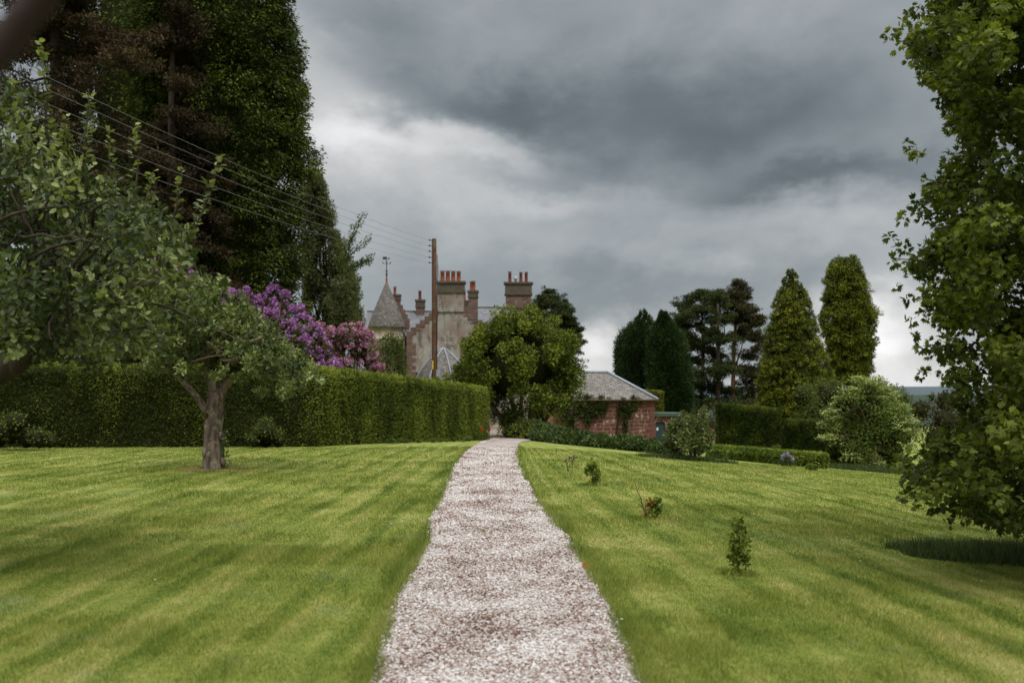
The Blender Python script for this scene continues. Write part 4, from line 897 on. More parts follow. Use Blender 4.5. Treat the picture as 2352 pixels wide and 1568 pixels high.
for (a, b_, dd) in sh_:
    k = 46; t_ = rng.random(k); A, B = np.array(P(*a, D + dd)), np.array(P(*b_, D + dd)); pos = A + (B - A) * t_[:, None] + rng.normal(size=(k, 3)) * .012; dr = rng.normal(size=(k, 3)); dr[:, 2] = np.abs(dr[:, 2]) * .5 + .25
    leaves(m, pos, dr, rng.normal(size=(k, 3)) * .4 + np.array([0, 0, 1]), rng.uniform(.05, .09, k) * (1.15 - .45 * t_), rng.uniform(.035, .055, k), np.clip(.45 + .4 * t_ + rng.normal(size=k) * .15, 0, 1), OVAL)
m.build('crown', lAPPLEF, nt_)

# right foreground tree
D = 9.2; bx = X_(2560, D); rt = thing('broadleaf_tree', (bx, D, g(bx, D)), 'tall leafy maple like tree filling the right edge with drooping branches', 'tree')
m = M(); tube(m, [(bx, D, g(bx, D) - .1), (bx, D, .6), (bx - .05, D, 2.5), (bx - .1, D, 5), (bx, D, 7.5)], [.2, .17, .15, .11, .05], 12, wob=.06)
def XLf(py): return float(np.interp(py, [-200, 0, 50, 100, 150, 200, 250, 300, 340, 400, 450, 500, 560, 600, 650, 700, 760, 830, 900, 950, 1000, 1080, 1130, 1180, 1240], [2130, 2120, 2070, 2060, 2085, 2130, 2155, 2150, 2130, 2150, 2115, 2090, 2060, 2080, 2085, 2110, 2110, 2130, 2165, 2170, 2150, 2085, 2105, 2200, 2310]))
cl = []
for k in range(760):
    py = random.uniform(-260, 1215); xl_ = XLf(py); px = xl_ + 26 + (2950 - xl_) * random.random() ** 1.25
    if py > 1150 + 45 * smooth(px, 2150, 2330): continue
    edge = min(1, (px - xl_) / 200); dd = random.uniform(-1.7, 1.7) * (.35 + .65 * edge); r = random.uniform(38, 74) * (.55 + .45 * edge); cl.append((px + r * .3, py, r, dd))
for (px, py, r) in ((2045, 85, 17), (2075, 60, 18), (2060, 110, 12), (2100, 30, 20), (2110, 90, 25), (2085, 335, 14), (2110, 350, 20), (2125, 420, 16), (2100, 465, 15), (2070, 500, 14), (2045, 545, 14), (2070, 570, 16), (2055, 600, 12), (2090, 610, 18), (2060, 655, 10), (2085, 690, 12), (2095, 735, 14), (2115, 800, 14), (2100, 770, 10), (2125, 860, 15), (2140, 905, 10), (2060, 1065, 16), (2085, 1100, 18), (2080, 1140, 12), (2100, 1155, 14), (2140, 1165, 18), (2180, 1185, 14), (2215, 1190, 12), (2260, 1190, 15), (2310, 1205, 20), (2345, 1225, 14), (2175, 1205, 6), (2070, 1150, 8), (2100, 1060, 34), (2130, 1090, 38), (2110, 1120, 30), (2150, 1040, 36), (2090, 1085, 26), (2140, 1135, 26), (2180, 1150, 28), (2240, 1165, 26), (2300, 1185, 30), (2340, 1205, 30)): cl.append((px, py, r, random.uniform(-.9, .9)))
cc = pxc(cl, D)
m2 = M(); crown(m2, cc, 155, .065, .050, LOBE, up=.0, droop=.15, nup=1.0, vspread=.5, sq=(1, 1, .8)); 
for (px, py, r, dd) in cl[::5]: limb(m, (bx - .05, D, EYE + (HY - py) / F * D * .92 - .1 if py < 900 else 1.0 + random.random() * .6), P(px, py, D + dd), .016, .004, .10, 5, 5)
m.build('trunk', bDARK, rt); m2.build('crown', lTULIP, rt)
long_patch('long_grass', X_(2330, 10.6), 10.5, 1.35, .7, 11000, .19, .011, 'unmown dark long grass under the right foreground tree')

# near branch crossing the top left corner, close to the lens
m = M(); tube(m, [P(-330, 440, 1.1), P(-80, 210, 1.1), P(10, 100, 1.1), P(110, -30, 1.1), P(330, -280, 1.1)], [.0195, .019, .018, .0175, .016], 12, wob=.05)
m.build('near_branch', mRBR, origin=P(20, 100, .62), label='blurred dark reddish branch crossing the top left corner', cat='branch')

# tall conifers on the left
conifer('tall_cypress', [(-420, 500, 20), (-300, 500, 70), (-150, 500, 120), (0, 494, 152), (60, 497, 162), (130, 497, 176), (200, 505, 182), (260, 505, 174), (330, 506, 187), (400, 512, 186), (460, 508, 178), (520, 502, 166), (600, 502, 168), (680, 498, 170), (760, 510, 185), (900, 505, 160)], 52, 'huge dark green cypress towering above the rhododendrons', lm=lCYP, n=2300, spray=.68, per=135, lw=.40, droop=.40, lum=.20, lf=.7, leafL=.19, trunk_r=.5, coreq=.70, seed=3)
conifer('tall_cypress', [(-500, 330, 20), (-300, 330, 60), (-100, 325, 120), (60, 320, 140), (200, 320, 150), (350, 315, 160), (500, 310, 170), (700, 310, 170), (850, 310, 150)], 60, 'dark green cypress rising behind the brown needled spruce', lm=lCYP, n=1100, spray=.9, per=60, lw=.42, droop=.35, lum=.14, lf=.5, leafL=.26, trunk_r=.5, coreq=.6, seed=9)
sp_l = [((-330, 135, 30), (-120, 170, 110), (0, 190, 160), (60, 200, 210), (140, 215, 230), (220, 225, 240), (300, 240, 275), (400, 230, 265), (480, 225, 240), (560, 260, 285), (640, 270, 310), (700, 230, 280), (760, 200, 240))]
def spruce(name, D, px0, top, bot, wmax, n, label, seed, lm, lean=0, pads=150, trunk=True):
    x0 = X_(px0, D); root = thing(name, (x0, D, g(x0, D)), label, 'tree'); rs = random.Random(seed); tm = M(); zt = Z_(top, D); zb = Z_(bot, D)
    tube(tm, [(x0, D, root.location.z - .2), (x0, D, (zt + 1) / 2), (x0 + lean, D, zt)], [.36, .24, .04], 10, wob=.08); pd = []
    for i in range(n):
        t_ = rs.random() ** .8; z = zt + (zb - zt) * t_; a_ = rs.random() * 6.283; L = wmax * (.18 + .82 * t_ ** .7) * rs.uniform(.6, 1.08); dr = rs.uniform(.05, .30)
        e_ = Vector((x0 + math.cos(a_) * L, D + math.sin(a_) * L, z - dr * L)); s0 = Vector((x0, D, z))
        pts = [s0.lerp(e_, k / 4) + Vector((0, 0, -.06 * L * math.sin(math.pi * k / 4))) for k in range(5)]; tube(tm, pts, [.06 * (1 - t_) + .05, .04, .03, .02, .01], 5)
        for k in range(3, 12):
            f = k / 11; q = s0.lerp(e_, f); pd.append((q.x + rs.gauss(0, .22), q.y + rs.gauss(0, .22), q.z - .06 * L + rs.gauss(0, .12), .50 * (1.1 - .35 * f)))
    tm.build('trunk', bDARK, root); m = M(); needle_pads(m, pd, pads * 1.7, .20); m.build('crown', lm, root); return root
spruce('brown_spruce', 41, 128, -420, 800, 6.6, 170, 'brown needled spruce with bare trunk showing at the upper left', 11, lBRN, pads=42)
spruce('brown_spruce', 47, 395, -60, 720, 3.6, 110, 'brown needled spruce in front of the huge dark cypress', 12, lBRN, pads=42)
spruce('dark_spruce', 62, -20, -500, 900, 9, 90, 'dark spruce standing furthest left behind the brown spruce', 13, lBRN, pads=34)

def broad(name, lab, cat, base, lump_sets, per, L, W, lm, bark, T=DIAM, limbs=0, tr=.2, cores=(), sq=(1, 1, 1), up=.2, group=None, stems=1, droop=0.0, extra=None):
    root = thing(name, base, lab, cat, group); m = M(); c_ = np.concatenate([np.asarray(l) for l in lump_sets]); top = c_[:, 2].max(); mid = c_[:, :3].mean(0)
    tm = M()
    for s_ in range(stems):
        o_ = Vector((random.uniform(-1, 1), random.uniform(-1, 1), 0)) * (tr * 1.6 if stems > 1 else 0)
        limb(tm, Vector(base) + o_ + Vector((0, 0, -.1)), Vector(mid) + o_ * 4, tr, tr * .35, .08, 9, 7)
    for _ in range(limbs): limb(tm, Vector(base).lerp(Vector(mid), random.uniform(.35, .9)), Vector(random.choice(c_)[:3].tolist()), tr * .4, .012, .12, 6)
    tm.build('trunk' if stems == 1 else 'stems', bark, root)
    for (cc_, rr_) in cores: core(m, cc_, rr_, 1, 3)
    crown(m, c_, per, L, W, T, up=up, sq=sq, droop=droop); m.build('crown', [lm, mCOREG], root)
    if extra: extra(root)
    return root
# loose pale birch beyond the cypress
D = 62; rows = [(400, 722, 10), (440, 726, 22), (500, 732, 42), (560, 742, 58), (620, 752, 68), (680, 760, 76), (740, 768, 76)]
cl = []
for k in range(230):
    py = random.uniform(400, 790); xc__ = np.interp(py, [r[0] for r in rows], [r[1] for r in rows]); h_ = .82 * np.interp(py, [r[0] for r in rows], [r[2] for r in rows]); cl.append((xc__ + random.uniform(-1, 1) * h_, py, random.uniform(10, 20)))
x0 = X_(745, D); broad('birch_tree', 'loose pale green birch tree with hanging twigs beside the huge cypress', 'tree', (x0, D, g(x0, D)), [pxc(cl, D, 1.6), pxc(cl, D + .5, 1.6)], 110, .20, .075, lBIRCH, bDARK, limbs=40, tr=.18, sq=(.7, .9, 1.25), up=-.4)
D = 50; cl = [(778, 650, 16), (790, 672, 20), (798, 700, 20), (780, 710, 24), (812, 735, 14), (765, 690, 18), (800, 750, 22), (775, 760, 24), (825, 762, 12), (806, 720, 14)]
tw_ = [((785, 640), (805, 560)), ((805, 560), (835, 492)), ((790, 590), (815, 520)), ((800, 590), (848, 548)), ((800, 620), (855, 590)), ((815, 612), (850, 600)), ((790, 650), (822, 645)), ((800, 668), (818, 690)), ((780, 620), (778, 560))]
def tw_extra(root):
    s = M(); m = M()
    for a, b_ in tw_:
        limb(s, P(*a, D), P(*b_, D), .03, .01, .05, 5); cc_ = []
        for k in range(12): t_ = k / 11; p = P(a[0] + (b_[0] - a[0]) * t_, a[1] + (b_[1] - a[1]) * t_, D + random.uniform(-.2, .2)); cc_.append((*p, .16))
        crown(m, cc_, 14, .15, .07, DIAM)
    s.build('twigs', bDARK, root); m.build('twig_leaves', lSHRUB, root)
broad('plum_tree', 'small twiggy tree with long leafy shoots against the sky beside the tower', 'tree', (X_(770, D), D, g(X_(770, D), D)), [pxc(cl, D, .8), pxc(cl, D, .8), pxc(cl, D, .9)], 150, .14, .07, lBIRCH, bTAN, limbs=30, tr=.09, stems=3, extra=tw_extra)

# rhododendrons behind the hedge
def blossoms(m, cl, n, size, zlo=-.2, front=True):
    cl = np.asarray(cl); idx = rng.integers(0, len(cl), n); d = rdir(n); d[:, 1] = -np.abs(d[:, 1]) if front else d[:, 1]; d[:, 2] = np.where(d[:, 2] < zlo, -d[:, 2], d[:, 2])
    c = cl[idx, :3] + d * cl[idx, 3:4] * 1.03; k = 22; pd_ = rdir(n * k); ii = np.repeat(np.arange(n), k); sz = (size * rng.uniform(.6, 1.2, n))[ii]
    pos = c[ii] + pd_ * sz[:, None] * .52; cv = np.repeat(rng.random(n), k)
    leaves(m, pos, np.cross(pd_, rdir(n * k)) + pd_ * .25, pd_, sz * .62, sz * .62, np.clip(.5 + (cv - .5) * .6 + (rng.random(n * k) - .5) * .5, 0, 1), DIAM)
def rhodo(lab, D, cl, nb, fm, per=230):
    cc = np.array(pxc(cl, D, .8)); c0 = cc[:, :3].mean(0); base = (c0[0], D + .3, g(c0[0], D + .3)); root = thing('rhododendron', base, lab, 'rhododendron', 'rhododendrons behind the hedge')
    s = M(); 
    for k in range(0, len(cc), 2): limb(s, Vector(base) + Vector((random.uniform(-.3, .3), 0, 0)), Vector(cc[k, :3].tolist()), .06, .02, .1, 6)
    s.build('stems', bTAN, root); m = M(); crown(m, cc, per, .13, .05, DIAM, up=.1)
    for q in cc[::2]: core(m, q[:3] + np.array([0, .35, -.1]), q[3] * .75 * np.ones(3), 1, 3, .3, 6)
    m.build('foliage', [lRHOD, mCOREG], root); f = M(); blossoms(f, cc, nb, .118); f.build('blossoms', fm, root)
rhodo('rhododendron covered in deep purple blossom next to the apple tree', 37, [(545, 695, 26), (575, 705, 30), (610, 700, 24), (628, 668, 12), (645, 700, 20), (600, 735, 30), (640, 740, 30), (670, 730, 26), (690, 720, 20), (700, 750, 28), (720, 770, 26), (670, 770, 34), (735, 800, 28), (700, 805, 34), (745, 830, 26), (640, 790, 40), (590, 780, 40), (540, 750, 40), (715, 835, 28), (765, 845, 18), (660, 830, 30), (655, 680, 10), (528, 680, 16), (560, 672, 12), (505, 700, 20)], 410, fPURP)
rhodo('rhododendron covered in pink blossom beside the round tower', 41, [(735, 755, 14), (755, 770, 20), (780, 780, 26), (800, 765, 22), (825, 760, 18), (790, 810, 32), (820, 800, 30), (845, 800, 22), (850, 830, 24), (825, 840, 28), (790, 850, 30), (760, 820, 26), (770, 850, 24), (868, 850, 16), (740, 790, 16), (850, 775, 10), (720, 760, 14), (745, 800, 24), (835, 770, 14)], 360, fPINK, 190)
rhodo('distant rhododendron with scattered purple blossom behind the near apple tree', 37, [(330, 640, 40), (380, 620, 35), (410, 650, 40), (350, 690, 40), (420, 700, 40)], 70, fPURP)
D = 54; cl = [(890, 790, 22), (905, 800, 22), (880, 815, 22), (910, 825, 22), (890, 840, 24), (925, 845, 14), (870, 845, 16), (915, 778, 12), (895, 772, 10), (920, 805, 14)]
broad('dark_shrub', 'dark leafy shrub in front of the round tower wall', 'shrub', (X_(895, D), D, g(X_(895, D), D)), [pxc(cl, D, .7), pxc(cl, D, .8)], 150, .12, .07, lSHRUB, bDARK, limbs=10, tr=.07, stems=2)
cl = [(860, 855, 10), (880, 862, 12), (905, 866, 10), (1025, 868, 10), (1045, 870, 12), (1000, 872, 8), (1060, 862, 12)]
broad('pale_shrub', 'pale green shrub tops peeping over the tall hedge', 'shrub', (X_(890, 49), 49, g(X_(890, 49), 49)), [pxc(cl[:3], 49, .4), pxc(cl[:3], 49, .4)], 90, .11, .07, lCORN, bDARK, tr=.04)
broad('pale_shrub', 'green shrub top between the telegraph pole and the round evergreen', 'shrub', (X_(1035, 48), 48, g(X_(1035, 48), 48)), [pxc(cl[3:], 48, .4), pxc(cl[3:], 48, .4)], 90, .11, .07, lCENT, bDARK, tr=.04)

# the round evergreen by the path
D = 49.0; c0 = P(1190, 842, D); rx_, rz_ = 132 / F * D, 118 / F * D; base = (X_(1205, D), D, g(X_(1205, D), D))
cr = thing('round_evergreen', base, 'wide round topped evergreen tree with several leaning stems at the end of the path', 'tree')
s = M()
for (px, py, bx_, r) in ((1100, 900, 1185, .11), (1150, 860, 1195, .13), (1190, 860, 1203, .12), (1240, 850, 1215, .14), (1290, 880, 1228, .11), (1220, 900, 1222, .09), (1130, 930, 1180, .08), (1260, 900, 1232, .10)):
    p0_ = Vector((X_(bx_, D), D + random.uniform(-.3, .3), g(X_(bx_, D), D) - .1)); limb(s, p0_, P(px, py, D + random.uniform(-.6, .6)), r, r * .5, .1, 9, 8)
s.build('stems', barkmat('shaded_bark', (.035, .022, .014), (.13, .085, .055), (.06, .05, .025), 5), cr)
m = M(); core(m, c0 + Vector((0, .4, .1)), (rx_ * .66, 1.6, rz_ * .62), 1, 4, .10)
big_ = lumps(c0 + Vector((.05, 0, -.15)), (rx_ * .92, 2.4, rz_ * .90), 120, .46, .16, -.6, 6)
LS = np.concatenate([lumps(q[:3], (q[3],) * 3, 6, .24, .15, -.5, 7 + k) for k, q in enumerate(big_)] + [big_ * np.array([1, 1, 1, .8])])
cl = [(1070, 880, 26), (1062, 850, 20), (1050, 865, 14), (1085, 915, 26), (1095, 940, 20), (1120, 955, 24), (1320, 860, 26), (1335, 835, 14), (1325, 890, 20), (1310, 915, 20), (1280, 935, 24), (1250, 930, 30), (1190, 935, 35), (1150, 940, 30), (1140, 720, 14), (1165, 712, 14), (1245, 728, 14), (1080, 800, 18), (1300, 780, 16), (1225, 722, 12), (1105, 760, 18), (1160, 970, 14), (1150, 990, 10), (1100, 900, 34), (1120, 925, 30), (1300, 885, 34), (1320, 870, 26), (1285, 910, 34), (1215, 945, 30), (1250, 915, 34), (1170, 950, 26), (1300, 845, 34), (1080, 860, 30)]
crown(m, np.concatenate([LS, np.array(pxc(cl, D, 1.2))]), 70, .16, .075, DIAM, up=.25, hollow=.35, vspread=.6); m.build('crown', [lCENT, mCOREG], cr)

# dark evergreen bank below it and along the outbuilding
def bank(name, line, D0, label, hts, lm=lBED, n=60, cat='ground cover', per=130, kind=None, size=.13):
    cl = []
    for _ in range(n):
        t_ = random.random(); px = line[0][0] + (line[-1][0] - line[0][0]) * t_; pyb = np.interp(px, [q[0] for q in line], [q[1] for q in line]); p = gp(px, pyb); h = np.interp(px, [q[0] for q in hts], [q[1] for q in hts]) / F * p.y
        off = random.random(); z = p.z + h * random.uniform(.1, .85) * (.5 + .5 * off); r = h * .26 + .08; cl.append((p.x, p.y + off * 1.6 + .25, z, r))
    return cl
def simple_plants(name, cl, lm, label, cat, per, L, W, T=DIAM, up=.2, kind=None, group=None, sq=(1.2, 1, .8)):
    m = M(); crown(m, cl, per, L, W, T, up=up, sq=sq); cc = np.asarray(cl)
    for q in cc: core(m, q[:3] + np.array([0, .12, -.08]), q[3] * .85 * np.ones(3), 1, 3, .3, 5)
    x, y = float(cc[:, 0].mean()), float(cc[:, 1].mean()); return m.build(name, [lm, mCOREG], origin=(x, y, g(x, y)), label=label, cat=cat, kind=kind, group=group)
bk = bank('x', [(1235, 1013), (1300, 1021), (1400, 1031), (1535, 1044)], 0, '', [(1240, 46), (1300, 32), (1400, 25), (1450, 33), (1500, 26), (1530, 24)], n=330)
simple_plants('ground_cover', bk, lBED, 'dark green leafy ground cover bank along the foot of the red wall', 'ground cover', 85, .13, .07, kind='stuff')
bk = bank('x', [(1165, 1006), (1200, 1008), (1245, 1012)], 0, '', [(1165, 36), (1190, 52), (1240, 44)], n=70)
simple_plants('evergreen_bush', bk, lCENT, 'low bright leaved bush at the foot of the round evergreen', 'bush', 80, .13, .07)
simple_plants('dark_bush', pxc([(1215, 985, 18), (1235, 975, 16), (1240, 955, 14), (1232, 940, 12), (1222, 1000, 12), (1238, 990, 12), (1178, 955, 18), (1160, 968, 12)], 51, .5), lYEW, 'dark bush between the round evergreen stems and the outbuilding', 'bush', 200, .13, .07)

# trees beyond
conifer('dark_yew_tree', [(716, 1478, 2), (745, 1478, 15), (775, 1468, 28), (800, 1458, 36), (850, 1462, 38), (900, 1466, 42), (950, 1470, 42), (990, 1475, 30)], 76, 'left hand dark green yew of the pair behind the outbuilding', lm=lYEW, n=900, spray=.34, per=80, lw=.30, droop=-.5, lum=.13, lf=1.3, vert=1.7, leafL=.17, coreq=.8, seed=4, group='pair of dark yews')
conifer('dark_yew_tree', [(712, 1523, 2), (745, 1523, 13), (765, 1526, 22), (790, 1530, 32), (850, 1536, 40), (910, 1540, 42), (945, 1541, 38), (990, 1538, 28)], 73, 'right hand dark green yew of the pair behind the outbuilding', lm=lYEW, n=950, spray=.34, per=80, lw=.30, droop=-.5, lum=.12, lf=1.3, vert=1.7, leafL=.17, coreq=.8, seed=5, group='pair of dark yews')
conifer('golden_conifer', [(616, 1816, 2), (640, 1817, 12), (680, 1819, 28), (720, 1820, 41), (780, 1823, 56), (840, 1827, 70), (890, 1828, 80), (930, 1824, 80), (960, 1820, 74), (1000, 1818, 64)], 70, 'broad yellow green conical conifer behind the squared topiary', lm=lGOLD, n=1500, spray=.30, per=60, lw=.40, droop=.5, lum=.085, lf=1.4, leafL=.15, coreq=.8, seed=6)
gc = conifer('columnar_conifer', [(590, 1942, 16), (606, 1941, 28), (640, 1943, 38), (690, 1948, 48), (730, 1951, 55), (760, 1950, 52), (800, 1953, 46), (840, 1952, 42), (880, 1950, 32)], 84, 'narrow yellow green conifer column with split top at the far right', lm=lGOLD, n=1400, spray=.36, per=60, lw=.40, droop=.6, lum=.23, lf=1.4, leafL=.17, coreq=.72, seed=8)
cl = [(1958, 592, 7), (1962, 602, 10), (1928, 596, 6), (1965, 620, 12), (2002, 790, 9), (2012, 782, 6), (2000, 805, 8), (1994, 720, 8), (1900, 700, 7), (1893, 720, 5), (1903, 815, 6), (1900, 790, 5), (2002, 850, 6)]
m = M(); crown(m, pxc(cl, 84, .5), 60, .30, .11, DIAM); m.build('side_sprays', lGOLD, gc)

def scots(name, D, px0, top, lab, stems, pads, lm, bark, pr=.50, per=75, group=None):
    x0 = X_(px0, D); root = thing(name, (x0, D, g(x0, D)), lab, 'pine tree', group); tm = M(); ax = []
    for st in stems:
        pts = [P(px, py, D + dd) for px, py, dd in st]; pts[0].z = min(pts[0].z, g(pts[0].x, pts[0].y) - .2) if st[0][1] > 930 else pts[0].z
        rt_ = .24 if st is stems[0] else .10
        tube(tm, pts, [rt_ * (1 - .75 * i / (len(pts) - 1)) for i in range(len(pts))], 9, wob=.06); ax += pts
    pd = []
    for (px, py, r) in pads:
        p = P(px, py, D + random.uniform(-1.8, 1.8)); a_ = min(ax, key=lambda q: (q - p).length + (3 if q.z > p.z + .3 else 0)); limb(tm, a_, p, .07, .02, .12, 5)
        for k in range(max(10, int(r * 1.45))):
            q = (p.x + random.gauss(0, r / F * D * .85), p.y + random.gauss(0, r / F * D * .7), p.z + random.gauss(0, r / F * D * .38)); pd.append((*q, pr * random.uniform(.4, 1.05)))
            if k % 3 == 0: limb(tm, p, q, .02, .008, .1, 4, 3)
    tm.build('trunk', bark, root); m = M(); needle_pads(m, pd, per, .22); m.build('crown', lm, root); return root
Dp2 = 90
scots('scots_pine', Dp2, 1614, 665, 'leftmost scots pine of the group, with domed brown green crown', [[(1612, 990, 0), (1612, 900, 0), (1615, 800, 0), (1613, 740, 0), (1614, 690, 0)]],
      [(1600, 682, 16), (1620, 676, 18), (1640, 690, 16), (1575, 700, 18), (1565, 725, 16), (1590, 715, 18), (1625, 712, 18), (1562, 745, 14), (1585, 750, 16), (1575, 775, 18), (1600, 790, 14), (1570, 800, 18), (1590, 830, 18), (1575, 850, 18), (1600, 870, 20), (1585, 895, 20), (1610, 915, 22), (1590, 940, 22), (1570, 880, 14), (1620, 760, 10), (1565, 920, 14)], lPINEG, bPINED, group='scots pines beyond the garden')
scots('scots_pine', Dp2 - 2, 1649, 680, 'middle scots pine of the group, with dark straight trunk', [[(1651, 1000, 0), (1649, 900, 0), (1650, 800, 0), (1649, 720, 0), (1648, 690, 0)]],
      [(1650, 685, 14), (1640, 735, 16), (1665, 730, 14), (1635, 770, 16), (1665, 780, 16), (1625, 800, 18), (1650, 815, 18), (1675, 840, 14), (1630, 850, 18), (1655, 860, 18), (1635, 890, 16), (1670, 900, 18), (1640, 925, 16), (1680, 930, 20)], lPINEG, bPINED, group='scots pines beyond the garden')
scots('scots_pine', Dp2 + 1, 1688, 642, 'rightmost scots pine of the group, with reddish trunk and pointed top', [[(1682, 1000, 0), (1684, 880, 0), (1686, 800, 0), (1690, 740, 0), (1692, 690, 0), (1694, 655, 0)], [(1686, 850, 0), (1700, 810, .3), (1708, 780, .4)]],
      [(1694, 650, 9), (1697, 664, 12), (1690, 680, 15), (1710, 685, 10), (1675, 700, 18), (1700, 705, 18), (1720, 715, 12), (1680, 728, 16), (1710, 735, 18), (1728, 745, 12), (1744, 735, 8), (1735, 730, 8), (1715, 765, 16), (1735, 775, 14), (1748, 780, 10), (1695, 770, 12), (1740, 800, 12), (1720, 820, 14), (1745, 850, 14), (1710, 850, 16), (1730, 870, 20), (1745, 895, 18), (1705, 890, 20), (1725, 920, 22), (1740, 860, 14), (1690, 930, 22)], lPINE, bPINE, group='scots pines beyond the garden')
scots('dark_pine', 106, 1275, 662, 'dark pine rising behind the right chimney of the house', [[(1275, 1000, 0), (1275, 850, 0), (1272, 750, 0), (1262, 690, 0)]],
      [(1262, 672, 10), (1250, 685, 14), (1275, 685, 14), (1240, 700, 16), (1265, 702, 18), (1290, 705, 14), (1300, 718, 12), (1280, 722, 18), (1250, 722, 18), (1308, 735, 12), (1292, 742, 16), (1318, 752, 10), (1330, 757, 7), (1300, 762, 16), (1325, 775, 8), (1335, 787, 6), (1310, 785, 14), (1285, 765, 16), (1300, 800, 14), (1318, 810, 10), (1240, 745, 14), (1320, 760, 10)], lPINEG, bPINED, per=90)

# woodland understorey beyond the topiary
def bushset(name, lab, D, cl, lm, per=110, L=.2, W=.1, cat='tree', tr=.14, cores=True, up=.2, limbs=8, sq=(1, 1, 1), group=None):
    cc = np.array(pxc(cl, D, 1.0)); c0 = cc[:, :3].mean(0); cs = [(q[:3] + np.array([0, .5, -.1]), q[3] * .85 * np.ones(3)) for q in cc[::2]] if cores else []
    return broad(name, lab, cat, (c0[0], D, g(c0[0], D)), [cc, cc + np.array([0, .2, .05, 0])], per, L, W, lm, bDARK, limbs=limbs, tr=tr, cores=cs, up=up, sq=sq, group=group)
bushset('brown_tree', 'dark brownish bushy tree under the scots pines', 82, [(1600, 960, 28), (1640, 950, 22), (1625, 985, 28), (1690, 945, 26), (1730, 935, 26), (1745, 960, 26), (1700, 975, 28), (1660, 985, 22), (1750, 920, 14), (1585, 985, 20)], lPINE, 170, .24, .10)
bushset('dark_leafy_tree', 'dark green leafy tree between golden conifer and flowering shrub', 56, [(1850, 905, 26), (1880, 890, 26), (1910, 900, 28), (1860, 935, 32), (1900, 935, 32), (1845, 970, 30), (1885, 975, 32), (1835, 1000, 22), (1925, 885, 18), (1875, 1000, 28)], lSHRUB, 190, .14, .08)
bushset('dark_leafy_tree', 'dark round tree behind the right side of the flowering shrub', 60, [(2030, 900, 26), (2060, 905, 22), (2080, 920, 18), (2050, 935, 26), (2075, 950, 22), (2000, 900, 20), (2060, 970, 30), (2085, 985, 22)], lSHRUB, 190, .15, .09)
bushset('brown_leafy_tree', 'brownish dark tree seen left of the right foreground tree', 70, [(2120, 940, 22), (2150, 930, 22), (2180, 920, 24), (2140, 970, 28), (2180, 965, 30), (2210, 940, 26), (2230, 980, 30), (2110, 1000, 26), (2160, 1010, 30)], lPINE, 150, .2, .12)
# flowering dogwood
D = 41; cl = [(1990, 900, 30), (1950, 915, 28), (2030, 915, 28), (1920, 950, 28), (1970, 945, 34), (2020, 950, 34), (2060, 945, 26), (1905, 985, 24), (1950, 990, 36), (2000, 995, 38), (2050, 990, 34), (2085, 975, 20), (1925, 1025, 28), (1970, 1035, 36), (2020, 1040, 38), (2060, 1035, 32), (1950, 1060, 22), (2000, 1070, 26), (2045, 1070, 26), (1970, 880, 16), (2010, 882, 18), (1910, 960, 16), (2090, 1000, 18), (1900, 1010, 14)]
def dog_extra(root):
    f = M(); c_ = np.array(pxc(cl, D, 1.0)); n = 760; idx = rng.integers(0, len(c_), n); d = rdir(n); d[:, 1] = -np.abs(d[:, 1]) * .8; d[:, 2] = np.abs(d[:, 2]) * .9; c = c_[idx, :3] + unit(d) * c_[idx, 3:4] * 1.02
    k = 9; ii = np.repeat(np.arange(n), k); pos = c[ii] + rng.normal(size=(n * k, 3)) * np.array([.10, .08, .022]); leaves(f, pos, rng.normal(size=(n * k, 3)) * np.array([1, 1, .3]), np.array([0, -.25, 1.0]) + rng.normal(size=(n * k, 3)) * .25, .085, .075, rng.random(n * k), DIAM)
    f.build('bracts', lBLOSW, root)
cc = np.array(pxc(cl, D, .8)); cs = [(q[:3] + np.array([0, .5, -.1]), q[3] * .8 * np.ones(3)) for q in cc]
bp = gp(2000, 1085); bp = Vector((X_(2000, D), D, 0)); broad('flowering_dogwood', 'spreading shrub with tiers of cream green bracts at the lawn edge', 'shrub', (bp.x, D, g(bp.x, D)), [cc, cc + np.array([.1, -.2, .1, 0])], 210, .10, .055, lCORN, bTAN, limbs=12, tr=.08, cores=cs, sq=(1.1, 1, .75), stems=3, extra=dog_extra)
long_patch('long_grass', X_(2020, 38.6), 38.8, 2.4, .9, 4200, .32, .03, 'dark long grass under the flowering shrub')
# camellia on the lawn
bp = gp(1593, 1057); D = bp.y; cl = [(1560, 985, 26), (1545, 1010, 22), (1575, 1010, 28), (1605, 1000, 28), (1620, 1015, 18), (1590, 980, 26), (1612, 965, 14), (1614, 948, 9), (1608, 980, 18), (1550, 1035, 18), (1548, 1048, 12), (1600, 1025, 20), (1545, 975, 12), (1580, 965, 12), (1628, 1000, 12), (1558, 1052, 10), (1535, 1000, 10), (1565, 962, 8), (1617, 938, 5)]
broad('camellia', 'glossy small evergreen tree with several pale stems on the right lawn', 'tree', bp, [pxc(cl, D, .6), pxc(cl, D, .8)], 170, .085, .05, lCAM, bTAN, limbs=10, tr=.035, stems=4)
long_patch('long_grass', bp.x - .25, bp.y - .1, 1.35, .45, 2600, .2, .022, 'long grass ring under the camellia')
